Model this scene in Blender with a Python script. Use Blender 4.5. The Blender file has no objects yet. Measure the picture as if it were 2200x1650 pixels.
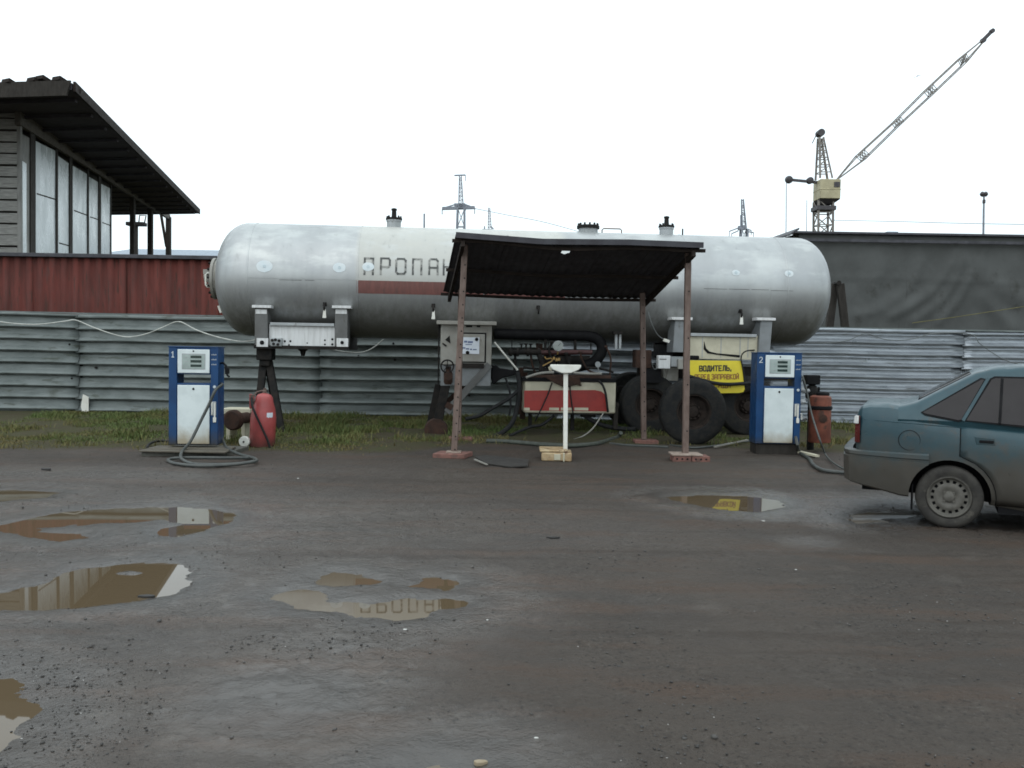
import bpy, bmesh, math, random
import numpy as np
from mathutils import Vector, Matrix
random.seed(7); rng = np.random.default_rng(11)
S = bpy.context.scene
COL = S.collection
PI = math.pi
# ------------------------------------------------------------------ camera
F = 1905.0; EYE = 1.5
PITCH = math.atan(75 / F); ROLL = 0.0165
_f = Vector((0, math.cos(PITCH), -math.sin(PITCH)))
_r0 = Vector((1, 0, 0)); _u0 = Vector((0, math.sin(PITCH), math.cos(PITCH)))
_r = _r0 * math.cos(ROLL) + _u0 * math.sin(ROLL)
_u = -_r0 * math.sin(ROLL) + _u0 * math.cos(ROLL)
cam = bpy.data.cameras.new('camera')
cam.sensor_width = 36; cam.lens = 36 * F / 2200; cam.clip_start = 0.05; cam.clip_end = 3000
co = bpy.data.objects.new('camera', cam); COL.objects.link(co)
m3 = Matrix((_r, _u, -_f)).transposed()
co.matrix_world = Matrix.Translation((0, 0, EYE)) @ m3.to_4x4()
S.camera = co
# ------------------------------------------------------------------ world: overcast sky
W = bpy.data.worlds.new('World'); S.world = W; W.use_nodes = True
nt = W.node_tree; N = nt.nodes; L = nt.links; N.clear()
wo = N.new('ShaderNodeOutputWorld'); bg = N.new('ShaderNodeBackground'); L.new(bg.outputs[0], wo.inputs[0])
sky = N.new('ShaderNodeTexSky'); sky.sky_type = 'NISHITA'; sky.sun_disc = False
sky.sun_elevation = math.radians(48); sky.sun_rotation = math.radians(200)
tc = N.new('ShaderNodeTexCoord'); sx = N.new('ShaderNodeSeparateXYZ'); L.new(tc.outputs['Generated'], sx.inputs[0])
def wm(op, a, b=None):
    n = N.new('ShaderNodeMath'); n.operation = op
    for i, v in enumerate((a, b)):
        if v is None: continue
        if isinstance(v, (int, float)): n.inputs[i].default_value = v
        else: L.new(v, n.inputs[i])
    return n.outputs[0]
up = wm('MAXIMUM', sx.outputs[2], 0.0)
grad = wm('ADD', wm('MULTIPLY', up, .80), 1.06)          # overcast sky: zenith brighter than horizon
mp = N.new('ShaderNodeMapping'); mp.inputs['Scale'].default_value = (1, 1, 3.2); L.new(tc.outputs['Generated'], mp.inputs[0])
cn = N.new('ShaderNodeTexNoise'); cn.inputs['Scale'].default_value = 2.6; cn.inputs['Detail'].default_value = 5; cn.inputs['Roughness'].default_value = .55
L.new(mp.outputs[0], cn.inputs['Vector'])
cr = N.new('ShaderNodeMapRange'); cr.inputs[1].default_value = .3; cr.inputs[2].default_value = .68; cr.inputs[3].default_value = .79; cr.inputs[4].default_value = 1.06
L.new(cn.outputs[0], cr.inputs[0])
st = wm('MULTIPLY', grad, cr.outputs[0])
cl = N.new('ShaderNodeMix'); cl.data_type = 'RGBA'
cl.inputs[6].default_value = (.80, .95, 1.0, 1); cl.inputs[7].default_value = (.905, .985, .99, 1)
L.new(cr.outputs[0], cl.inputs[0])
vm = N.new('ShaderNodeVectorMath'); vm.operation = 'SCALE'; L.new(cl.outputs[2], vm.inputs[0]); L.new(st, vm.inputs['Scale'])
sv = N.new('ShaderNodeVectorMath'); sv.operation = 'SCALE'; sv.inputs['Scale'].default_value = .05; L.new(sky.outputs[0], sv.inputs[0])
av = N.new('ShaderNodeVectorMath'); av.operation = 'ADD'; L.new(vm.outputs[0], av.inputs[0]); L.new(sv.outputs[0], av.inputs[1])
L.new(av.outputs[0], bg.inputs['Color']); bg.inputs['Strength'].default_value = 1.0
sun = bpy.data.lights.new('sun', 'SUN'); sun.energy = 0.5; sun.angle = math.radians(70); sun.color = (1, .97, .93)
so = bpy.data.objects.new('sun', sun); COL.objects.link(so)
so.rotation_euler = (math.radians(42), 0, math.radians(-20))
S.view_settings.view_transform = 'Standard'; S.view_settings.look = 'None'
S.view_settings.exposure = 0.0; S.view_settings.gamma = 1.0; S.view_settings.use_curve_mapping = False
S.cycles.max_bounces = 8; S.cycles.use_denoising = True; S.cycles.filter_width = 1.7
# ------------------------------------------------------------------ helpers
def ray(px, py): return _f + _r * ((px - 1100) / F) - _u * ((py - 825) / F)
def at(px, py, Y):
    d = ray(px, py); k = Y / d.y
    return Vector((d.x * k, Y, EYE + d.z * k))
def gnd(px, py, z=0.0):
    d = ray(px, py); k = (z - EYE) / d.z
    return Vector((d.x * k, d.y * k, z))
class Fr:
    """a local frame standing on the ground, turned about z"""
    def __init__(s, o, a=0.0):
        s.o = Vector(o); s.a = a; s.R = Matrix.Rotation(a, 3, 'Z'); s.Ri = s.R.transposed()
    def w(s, p): return s.R @ Vector(p) + s.o
    def l(s, p): return s.Ri @ (Vector(p) - s.o)
    def hit(s, px, py, yl=0.0):
        o = s.l((0, 0, EYE)); d = s.Ri @ ray(px, py); k = (yl - o.y) / d.y
        return o + d * k
class MB:
    def __init__(s): s.v = []; s.f = []; s.m = []; s.cm = 0
    def add(s, vs, fs):
        b = len(s.v); s.v += [tuple(p) for p in vs]
        for q in fs: s.f.append(tuple(b + i for i in q)); s.m.append(s.cm)
        return s
    def mat(s, i): s.cm = i; return s
    def box(s, a, b):
        x0, x1 = sorted((a[0], b[0])); y0, y1 = sorted((a[1], b[1])); z0, z1 = sorted((a[2], b[2]))
        return s.add([(x0, y0, z0), (x1, y0, z0), (x1, y1, z0), (x0, y1, z0), (x0, y0, z1), (x1, y0, z1), (x1, y1, z1), (x0, y1, z1)],
                     [(0, 3, 2, 1), (4, 5, 6, 7), (0, 1, 5, 4), (1, 2, 6, 5), (2, 3, 7, 6), (3, 0, 4, 7)])
    def bar(s, p, q, w, h, up=(0, 0, 1)):
        p = Vector(p); q = Vector(q); d = (q - p).normalized(); u = Vector(up)
        if abs(d.dot(u)) > .98: u = Vector((0, 1, 0))
        sd = d.cross(u).normalized() * (w / 2); u = sd.cross(d).normalized() * (h / 2)
        vs = [e + a * sd + b * u for e in (p, q) for a, b in ((-1, -1), (1, -1), (1, 1), (-1, 1))]
        return s.add(vs, [(3, 2, 1, 0), (4, 5, 6, 7), (0, 1, 5, 4), (1, 2, 6, 5), (2, 3, 7, 6), (3, 0, 4, 7)])
    def tube(s, pts, r, n=8, closed=False):
        pts = [Vector(p) for p in pts]; k = len(pts)
        rs = r if isinstance(r, (list, tuple)) else [r] * k
        vs = []; prev = None
        for i, p in enumerate(pts):
            d = (pts[min(i + 1, k - 1)] - pts[max(i - 1, 0)]).normalized()
            if prev is None:
                prev = d.orthogonal().normalized()
            a = (prev - d * prev.dot(d))
            a = a.normalized() if a.length > 1e-5 else d.orthogonal().normalized()
            prev = a; b = d.cross(a)
            for j in range(n):
                t = 2 * PI * j / n
                vs.append(p + (a * math.cos(t) + b * math.sin(t)) * rs[i])
        fs = [(i * n + j, i * n + (j + 1) % n, (i + 1) * n + (j + 1) % n, (i + 1) * n + j) for i in range(k - 1) for j in range(n)]
        fs += [tuple(range(n))[::-1], tuple((k - 1) * n + j for j in range(n))]
        return s.add(vs, fs)
    def lathe(s, prof, o, ax, n=24, cap=True):
        """prof: (radius, distance along axis)"""
        o = Vector(o); ax = Vector(ax).normalized(); a = ax.orthogonal().normalized(); b = ax.cross(a)
        vs = [o + ax * h + (a * math.cos(2 * PI * j / n) + b * math.sin(2 * PI * j / n)) * max(r, 1e-4) for r, h in prof for j in range(n)]
        fs = [(i * n + j, i * n + (j + 1) % n, (i + 1) * n + (j + 1) % n, (i + 1) * n + j) for i in range(len(prof) - 1) for j in range(n)]
        if cap: fs += [tuple(range(n))[::-1], tuple((len(prof) - 1) * n + j for j in range(n))]
        return s.add(vs, fs)
    def cyl(s, p, q, r, n=16):
        p = Vector(p); q = Vector(q); return s.lathe([(r, 0), (r, (q - p).length)], p, q - p, n)
    def prism(s, poly, off):
        """poly: 3D points of a flat outline, extruded by vector off"""
        k = len(poly); off = Vector(off); A = [Vector(p) for p in poly]
        return s.add(A + [p + off for p in A], [tuple(range(k))[::-1], tuple(range(k, 2 * k))] + [(i, (i + 1) % k, k + (i + 1) % k, k + i) for i in range(k)])
    def grid(s, fn, nu, nv):
        vs = [fn(i / nu, j / nv) for j in range(nv + 1) for i in range(nu + 1)]
        w = nu + 1
        return s.add(vs, [(j * w + i, j * w + i + 1, (j + 1) * w + i + 1, (j + 1) * w + i) for j in range(nv) for i in range(nu)])
    def build(s, name, mats, parent=None, sharp=35, bev=0, smooth=True, fixn=True):
        me = bpy.data.meshes.new(name); me.from_pydata(s.v, [], s.f)
        if not isinstance(mats, (list, tuple)): mats = [mats]
        for m in mats: me.materials.append(m)
        if len(mats) > 1: me.polygons.foreach_set('material_index', s.m)
        if fixn:
            bm = bmesh.new(); bm.from_mesh(me); bmesh.ops.recalc_face_normals(bm, faces=bm.faces); bm.to_mesh(me); bm.free()
        if smooth:
            me.polygons.foreach_set('use_smooth', [True] * len(me.polygons)); me.set_sharp_from_angle(angle=math.radians(sharp))
        me.update()
        o = bpy.data.objects.new(name, me); COL.objects.link(o)
        if parent: o.parent = parent
        if bev:
            b = o.modifiers.new('bevel', 'BEVEL'); b.width = bev; b.segments = 2; b.limit_method = 'ANGLE'; b.angle_limit = math.radians(40)
        return o
def tag(o, label=None, cat=None, group=None, kind=None):
    for k, v in (('label', label), ('category', cat), ('group', group), ('kind', kind)):
        if v: o[k] = v
    return o
def thing(name, label, cat, loc=(0, 0, 0), rotz=0.0, group=None):
    o = bpy.data.objects.new(name, None); COL.objects.link(o); o.empty_display_size = .1
    o.location = loc; o.rotation_euler = (0, 0, rotz)
    return tag(o, label, cat, group)
def single(mb, name, mat, label, cat, group=None, base=None, **k):
    """a thing that is one mesh, built in world coordinates; its origin is moved to its base"""
    P = np.array(mb.v); b = Vector(base) if base is not None else Vector(((P[:, 0].min() + P[:, 0].max()) / 2, (P[:, 1].min() + P[:, 1].max()) / 2, P[:, 2].min()))
    mb.v = [tuple(Vector(p) - b) for p in mb.v]
    o = mb.build(name, mat, None, **k); o.location = b
    return tag(o, label, cat, group)
def copy_tree(o, parent=None):
    c = o.copy(); COL.objects.link(c)
    if parent: c.parent = parent
    for ch in [x for x in bpy.data.objects if x.parent == o]: copy_tree(ch, c)
    return c
# ---- materials
def noise_node(n, l, vec, scale, detail=4, rough=.55, dist=0.0):
    t = n.new('ShaderNodeTexNoise'); t.inputs['Scale'].default_value = scale; t.inputs['Detail'].default_value = detail
    t.inputs['Roughness'].default_value = rough; t.inputs['Distortion'].default_value = dist; l.new(vec, t.inputs['Vector']); return t.outputs[0]
def ramp(n, l, v, a, b, lo=0.0, hi=1.0):
    t = n.new('ShaderNodeMapRange'); t.interpolation_type = 'SMOOTHSTEP'
    for i, x in zip((1, 2, 3, 4), (a, b, lo, hi)): t.inputs[i].default_value = x
    l.new(v, t.inputs[0]); return t.outputs[0]
def mixc(n, l, f, a, b):
    t = n.new('ShaderNodeMix'); t.data_type = 'RGBA'
    if isinstance(f, (int, float)): t.inputs[0].default_value = f
    else: l.new(f, t.inputs[0])
    for i, x in ((6, a), (7, b)):
        if isinstance(x, tuple): t.inputs[i].default_value = (*x[:3], 1)
        else: l.new(x, t.inputs[i])
    return t.outputs[2]
def M(name, c, rough=.6, metal=0.0, c2=None, scale=4.0, stretch=(1, 1, 1), contrast=(.35, .65), dirt=None, bump=(.15, 60), spec=.5, rvar=.12, lowdirt=None, wear=None):
    """weathered paint, metal, wood...: two tones, dirt (colour, threshold, scale, stretch), relief"""
    m = bpy.data.materials.new(name); m.use_nodes = True; n = m.node_tree.nodes; l = m.node_tree.links
    b = n['Principled BSDF']; g = n.new('ShaderNodeNewGeometry'); P = g.outputs['Position']
    mp = n.new('ShaderNodeMapping'); mp.inputs['Scale'].default_value = stretch; l.new(P, mp.inputs[0]); V = mp.outputs[0]
    c2 = c2 or tuple(x * .72 for x in c)
    v1 = noise_node(n, l, V, scale, 6, .6)
    colr = mixc(n, l, ramp(n, l, v1, *contrast), c, c2)
    if dirt:
        for d in (dirt if isinstance(dirt, list) else [dirt]):
            dc, th, ds = d[:3]; V2 = V
            if len(d) > 3:
                q = n.new('ShaderNodeMapping'); q.inputs['Scale'].default_value = d[3]; q.inputs['Location'].default_value = (3.1, 1.7, 5.3); l.new(P, q.inputs[0]); V2 = q.outputs[0]
            else:
                q = n.new('ShaderNodeMapping'); q.inputs['Location'].default_value = (3.1, 1.7, 5.3); l.new(P, q.inputs[0]); V2 = q.outputs[0]
            v2 = noise_node(n, l, V2, ds, 8, .65)
            colr = mixc(n, l, ramp(n, l, v2, th, th + .12, 0, .85), colr, dc)
    if lowdirt:      # mud splashed up from the ground: (colour, z0 full, z1 none)
        dc, z0, z1 = lowdirt; s = n.new('ShaderNodeSeparateXYZ'); l.new(P, s.inputs[0])
        v3 = noise_node(n, l, P, 5, 6, .6); a = n.new('ShaderNodeMath'); a.operation = 'MULTIPLY_ADD'; l.new(v3, a.inputs[0]); a.inputs[1].default_value = -(z1 - z0) * 1.2; l.new(s.outputs[2], a.inputs[2])
        colr = mixc(n, l, ramp(n, l, a.outputs[0], z0 - (z1 - z0) * .6, z1 - (z1 - z0) * .6, .93, 0), colr, dc)
    l.new(colr, b.inputs['Base Color'])
    b.inputs['Metallic'].default_value = metal; b.inputs['Specular IOR Level'].default_value = spec
    v4 = noise_node(n, l, V, scale * 2.3, 5); l.new(ramp(n, l, v4, .25, .75, max(rough - rvar, .02), min(rough + rvar, 1)), b.inputs['Roughness'])
    if bump[0]:
        v5 = noise_node(n, l, P, bump[1], 4); bn = n.new('ShaderNodeBump'); bn.inputs['Strength'].default_value = bump[0]; bn.inputs['Distance'].default_value = .01
        l.new(v5, bn.inputs['Height']); l.new(bn.outputs[0], b.inputs['Normal'])
    return m
RUST = (.085, .034, .018); MUD = (.10, .083, .062); GRIME = (.035, .032, .026)
MT = {}
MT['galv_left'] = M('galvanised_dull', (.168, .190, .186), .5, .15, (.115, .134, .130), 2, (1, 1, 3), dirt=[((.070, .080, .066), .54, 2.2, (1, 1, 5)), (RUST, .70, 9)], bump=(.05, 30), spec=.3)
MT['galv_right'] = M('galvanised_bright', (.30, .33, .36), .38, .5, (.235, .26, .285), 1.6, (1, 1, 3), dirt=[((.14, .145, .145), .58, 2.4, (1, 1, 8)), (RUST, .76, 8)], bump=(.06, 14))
MT['silver'] = None
MT['red_wall'] = M('red_corrugated', (.108, .030, .024), .7, 0, (.070, .024, .020), 2, (2, 2, .4), dirt=[((.040, .024, .019), .54, 5, (4, 4, .4)), ((.06, .045, .04), .62, 1.3, (1, 1, .5))], bump=(.05, 20), spec=.15)
MT['blue'] = M('pump_blue', (.009, .050, .142), .45, 0, (.008, .038, .110), 3, dirt=[((.04, .05, .06), .62, 8, (2, 2, .5)), (MUD, .72, 20)], bump=(.03, 80), lowdirt=(GRIME, .05, .35), spec=.3)
MT['blue_side'] = MT['blue']
MT['pump_white'] = M('pump_white', (.62, .68, .68), .45, 0, (.54, .60, .60), 4, dirt=[((.30, .27, .20), .66, 14, (2, 2, .6)), (RUST, .80, 24)], bump=(.03, 60), lowdirt=((.27, .22, .14), .12, .42))
MT['lcd'] = M('display_glass', (.35, .42, .40), .15, 0, bump=(0, 1))
MT['lcd_dark'] = M('display_digits', (.02, .04, .035), .2, 0, bump=(0, 1))
MT['black'] = M('black_rubber', (.012, .013, .014), .6, 0, (.020, .020, .020), 20, bump=(.1, 90), spec=.15)
MT['tyre'] = M('tyre_rubber', (.016, .017, .018), .8, 0, (.026, .025, .023), 12, dirt=((.07, .06, .048), .64, 7), bump=(.25, 50), spec=.12)
MT['dark_steel'] = M('dark_steel', (.012, .012, .012), .7, 0, (.022, .019, .017), 8, dirt=((.042, .022, .014), .64, 12), bump=(.3, 50), spec=.12)
MT['rust'] = M('rusted_steel', (.055, .031, .023), .8, 0, (.034, .022, .018), 10, bump=(.4, 60), spec=.15)
MT['upright'] = M('saddle_grey_paint', (.115, .117, .115), .55, .1, (.088, .088, .085), 4, dirt=((.06, .055, .045), .6, 5, (2, 2, .5)), bump=(.06, 40))
MT['upright_pale'] = M('saddle_pale_paint', (.20, .215, .225), .5, .15, (.165, .175, .18), 4, dirt=((.09, .085, .075), .62, 5, (2, 2, .5)), bump=(.06, 40))
MT['pale_board'] = M('pale_board', (.21, .21, .20), .8, 0, (.14, .14, .132), 3, (2, 2, .5), dirt=((.42, .45, .45), .6, 2.5, (2, 2, .35)), bump=(.2, 40))
MT['grey_paint'] = M('grey_paint', (.34, .36, .37), .5, .15, (.27, .285, .29), 4, dirt=[((.12, .11, .09), .6, 5, (2, 2, .5)), (RUST, .74, 16)], bump=(.06, 40))
MT['cabinet'] = M('cabinet_paint', (.27, .265, .24), .55, 0, (.22, .21, .185), 4, dirt=[((.09, .075, .055), .6, 5, (2, 2, .5)), (RUST, .7, 14)], bump=(.06, 40))
MT['cream'] = M('cream_paint', (.50, .47, .36), .55, 0, (.41, .385, .29), 4, dirt=[((.17, .14, .09), .62, 6, (2, 2, .6)), (RUST, .76, 18)], bump=(.06, 40))
MT['white'] = M('white_paint', (.68, .68, .63), .5, 0, (.58, .57, .51), 5, dirt=((.28, .22, .13), .68, 14, (2, 2, .6)), bump=(.05, 50))
MT['white_beam'] = M('white_beam_paint', (.60, .61, .61), .5, 0, (.50, .505, .50), 6, (4, 4, .5), dirt=((.15, .12, .09), .66, 12, (5, 5, .5)), bump=(.05, 50))
MT['red_paint'] = M('red_panel_paint', (.30, .026, .020), .45, 0, (.24, .022, .018), 5, dirt=((.09, .03, .022), .66, 8), bump=(.05, 50))
MT['ext_red'] = M('extinguisher_red', (.33, .058, .056), .45, 0, (.26, .044, .042), 5, dirt=((.14, .04, .033), .60, 12), bump=(.03, 60), lowdirt=((.12, .045, .04), 0, .3))
MT['orange'] = M('orange_paint', (.175, .056, .034), .6, 0, (.105, .034, .022), 6, dirt=((.045, .028, .02), .52, 8), bump=(.15, 40), spec=.3)
MT['post'] = M('post_paint', (.165, .122, .104), .6, 0, (.115, .080, .067), 7, (2, 2, .7), dirt=((.06, .038, .031), .60, 16), bump=(.15, 60), spec=.25)
MT['roof_dark'] = M('bitumen_sheet', (.066, .066, .074), .85, 0, (.050, .048, .054), 4, dirt=((.07, .058, .052), .62, 5), bump=(.2, 30), spec=.12)
MT['purlin'] = M('purlin_wood', (.024, .018, .015), .8, 0, bump=(.3, 40), spec=.15)
MT['brick_red'] = M('brick_red', (.19, .088, .070), .8, 0, (.13, .06, .048), 14, dirt=((.085, .062, .052), .54, 9), bump=(.4, 50))
MT['mortar'] = M('mortar_pale', (.30, .24, .20), .8, 0, (.2, .15, .12), 12, bump=(.4, 50))
MT['scale_rust'] = M('scale_base_paint', (.42, .33, .20), .6, 0, (.30, .20, .10), 9, dirt=(RUST, .52, 9), bump=(.3, 50))
MT['yellow'] = M('sign_yellow', (.68, .56, .035), .45, 0, (.60, .49, .03), 3, dirt=((.24, .18, .03), .72, 9), bump=(.02, 30))
MT['ink'] = M('sign_black_paint', (.03, .028, .02), .55, 0, bump=(0, 1))
MT['ink_brown'] = M('sign_brown_paint', (.20, .075, .02), .55, 0, (.26, .12, .03), 30, bump=(0, 1))
MT['paper'] = M('paper', (.62, .66, .72), .7, 0, (.55, .59, .65), 9, bump=(.02, 30))
MT['paper_blue'] = M('paper_print', (.12, .16, .28), .7, 0, bump=(0, 1))
MT['wood_grey'] = M('weathered_wood', (.27, .27, .255), .85, 0, (.175, .175, .165), 5, (.7, 3, 9), dirt=((.055, .055, .05), .6, 4, (.6, 2, 8)), bump=(.5, 40), spec=.2)
MT['wood_dark'] = M('dark_wood', (.034, .030, .026), .8, 0, (.024, .021, .018), 6, (2, 2, .6), bump=(.4, 40), spec=.2)
MT['fascia'] = M('fascia_wood', (.085, .075, .062), .8, 0, (.055, .049, .042), 6, bump=(.4, 40))
MT['soffit'] = M('soffit_boards', (.066, .062, .070), .85, 0, (.046, .043, .047), 5, (.6, 4, 1), bump=(.3, 40), spec=.12)
MT['pane'] = M('whitewashed_glass', (.50, .55, .57), .3, 0, (.43, .475, .49), .9, (1, 1, .6), contrast=(.3, .7), dirt=((.22, .24, .245), .60, .7, (1.2, 1.2, .6)), bump=(0, 8))
MT['tarp'] = M('grey_tarpaulin', (.086, .090, .088), .9, 0, (.070, .073, .071), 1.4, dirt=[((.050, .050, .046), .58, 1.1), ((.045, .045, .042), .60, 1.6, (2.2, 1, .25))], bump=(.12, 30), spec=.15)
MT['roof_edge'] = M('roof_edge_felt', (.055, .055, .065), .7, 0, (.03, .03, .036), 4, bump=(.2, 30))
MT['crane'] = M('crane_paint', (.21, .19, .165), .6, .1, (.14, .125, .115), 2, bump=(0, 1))
MT['crane_dark'] = M('crane_dark_steel', (.06, .055, .06), .6, .2, bump=(0, 1))
MT['crane_cab'] = M('crane_cab_paint', (.40, .36, .23), .6, 0, (.32, .285, .18), 1.2, dirt=((.14, .11, .07), .66, 2), bump=(0, 1))
MT['far_steel'] = M('far_steel', (.22, .24, .28), .6, .2, bump=(0, 1))
MT['far_roof'] = M('far_roof', (.24, .29, .35), .6, 0, bump=(0, 1))
MT['glass_car'] = M('tinted_glass', (.008, .007, .009), .09, 0, (.013, .012, .014), 2.5, bump=(0, 1), rvar=.03, spec=.24)
MT['car_paint'] = M('teal_car_paint', (.018, .052, .066), .36, .1, (.015, .044, .057), 3, dirt=((.04, .047, .048), .56, 7), bump=(.02, 60), lowdirt=((.056, .049, .040), .42, .90), rvar=.1, spec=.42)
MT['car_black'] = M('car_black_trim', (.009, .009, .010), .7, 0, bump=(.05, 60), spec=.12)
MT['car_rim'] = M('muddy_steel_rim', (.105, .098, .085), .65, .1, (.075, .070, .06), 12, bump=(.15, 50))
MT['car_tyre'] = M('muddy_tyre', (.048, .045, .040), .85, 0, (.032, .030, .028), 9, dirt=((.085, .078, .066), .58, 9), bump=(.2, 50), spec=.2)
MT['lamp_red'] = M('tail_lamp_red', (.09, .012, .012), .25, 0, bump=(0, 1))
MT['lamp_white'] = M('tail_lamp_clear', (.62, .62, .60), .2, 0, bump=(0, 1))
MT['cable_white'] = M('pale_cable', (.50, .51, .47), .6, 0, bump=(0, 1))
MT['cable_grey'] = M('grey_cable', (.12, .13, .13), .6, 0, bump=(0, 1))
MT['hose'] = M('grey_black_hose', (.055, .060, .055), .5, 0, (.038, .042, .040), 10, bump=(.1, 90))
MT['wood_plank'] = M('wet_plank', (.09, .078, .056), .75, 0, (.06, .052, .04), 6, (1, 5, 1), bump=(.4, 40))
MT['slab'] = M('wet_concrete', (.075, .072, .060), .7, 0, (.05, .05, .042), 7, dirt=((.03, .035, .02), .56, 5), bump=(.4, 40))
MT['mat'] = M('rubber_mat', (.030, .027, .024), .65, 0, bump=(.3, 40))
MT['hub'] = M('muddy_truck_rim', (.034, .026, .022), .85, 0, (.022, .018, .016), 8, dirt=((.06, .05, .04), .62, 6), bump=(.3, 50), spec=.12)
MT['gauge'] = M('gauge_face', (.30, .33, .32), .25, 0, bump=(0, 1))
MT['brass'] = M('brass_valve', (.42, .27, .10), .45, .5, bump=(.1, 40))
MT['bird'] = M('bird_feathers', (.10, .10, .11), .8, 0, bump=(0, 1))
# ------------------------------------------------------------------ value noise for relief
def vnoise(x, y, sc, seed=0):
    x = x * sc + seed * 17.3; y = y * sc + seed * 9.7
    xi = np.floor(x).astype(np.int64); yi = np.floor(y).astype(np.int64); fx = x - xi; fy = y - yi
    fx = fx * fx * (3 - 2 * fx); fy = fy * fy * (3 - 2 * fy)
    def h(a, b):
        k = (a * 374761393 + b * 668265263 + seed * 974711) & 0x7fffffff
        k = ((k ^ (k >> 13)) * 1274126177) & 0x7fffffff
        return ((k ^ (k >> 16)) & 0xffff) / 65535.0
    return (h(xi, yi) * (1 - fx) + h(xi + 1, yi) * fx) * (1 - fy) + (h(xi, yi + 1) * (1 - fx) + h(xi + 1, yi + 1) * fx) * fy
def fbm(x, y, sc, seed=0, o=4):
    t = 0; a = .5; s = 0
    for i in range(o): t = t + a * vnoise(x, y, sc * 2 ** i, seed + i); s += a; a *= .5
    return t / s
def sstep(a, b, x):
    t = np.clip((x - a) / (b - a), 0, 1); return t * t * (3 - 2 * t)
def sdist(X, Y, poly):
    """signed distance to a polygon, negative inside"""
    P = np.array(poly); d = np.full(X.shape, 1e9); ins = np.zeros(X.shape, bool); k = len(P)
    for i in range(k):
        a = P[i]; b = P[(i + 1) % k]; e = b - a; t = np.clip(((X - a[0]) * e[0] + (Y - a[1]) * e[1]) / (e @ e + 1e-12), 0, 1)
        d = np.minimum(d, np.hypot(X - a[0] - t * e[0], Y - a[1] - t * e[1]))
        c = ((a[1] > Y) != (b[1] > Y)) & (X < (b[0] - a[0]) * (Y - a[1]) / (b[1] - a[1] + 1e-12) + a[0]); ins ^= c
    return np.where(ins, -d, d)
# ------------------------------------------------------------------ ground with puddles
PUD = [
 [(-160, 1055), (40, 1050), (125, 1056), (105, 1066), (0, 1074), (-160, 1080)],
 [(-150, 1135), (0, 1128), (60, 1110), (150, 1096), (250, 1089), (380, 1086), (460, 1092), (508, 1104), (482, 1122), (440, 1138), (380, 1150), (338, 1148), (336, 1138), (385, 1122), (350, 1113), (250, 1124), (90, 1130), (76, 1139), (110, 1142), (180, 1143), (195, 1152), (110, 1160), (50, 1151), (0, 1137), (-150, 1150)],
 [(-200, 1290), (0, 1272), (80, 1252), (115, 1234), (180, 1216), (310, 1203), (385, 1206), (412, 1226), (400, 1238), (420, 1245), (375, 1270), (318, 1280), (280, 1289), (200, 1297), (90, 1306), (-200, 1312)],
 [(575, 1280), (600, 1268), (640, 1258), (690, 1263), (712, 1286), (800, 1292), (840, 1284), (935, 1280), (1000, 1287), (1015, 1291), (995, 1299), (945, 1308), (930, 1324), (850, 1329), (770, 1322), (720, 1310), (630, 1302)],
 [(676, 1246), (680, 1232), (715, 1223), (760, 1224), (818, 1243), (815, 1249), (760, 1250), (720, 1256)],
 [(866, 1254), (905, 1250), (912, 1236), (935, 1233), (990, 1248), (965, 1264), (925, 1258)],
 [(1425, 1065), (1500, 1060), (1600, 1062), (1680, 1072), (1695, 1086), (1630, 1098), (1540, 1091), (1470, 1079)],
 [(-260, 1420), (0, 1430), (42, 1446), (66, 1470), (58, 1484), (98, 1510), (90, 1535), (58, 1556), (72, 1572), (20, 1600), (-40, 1640), (-260, 1650)],
 [(815, 1655), (860, 1630), (930, 1622), (1000, 1632), (1035, 1660), (960, 1700), (860, 1690)],
 [(1815, 1112), (1835, 1100), (1900, 1093), (1985, 1102), (1975, 1108), (1900, 1112), (1915, 1118), (1840, 1122)],
]
PUDW = [[tuple(gnd(*p).xy) for p in q] for q in PUD]
ISL = [(*gnd(283, 1227).xy, .085, .05), (*gnd(240, 1127).xy, .3, .12)]
WL = -.013
def soil_mask(X, Y):
    """1 where grass verge / soil lies beyond the gravel yard"""
    w = (fbm(X, Y, 1.1, 40) - .5) * .9
    e = np.where(X < -.9, 12.35, np.where(X < 3.2, 13.9, 13.3))
    e = 12.35 + (13.9 - 12.35) * sstep(-1.6, -.6, X) - .4 * sstep(3.0, 4.0, X)
    return sstep(-.12, .25, Y + w - e)
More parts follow.
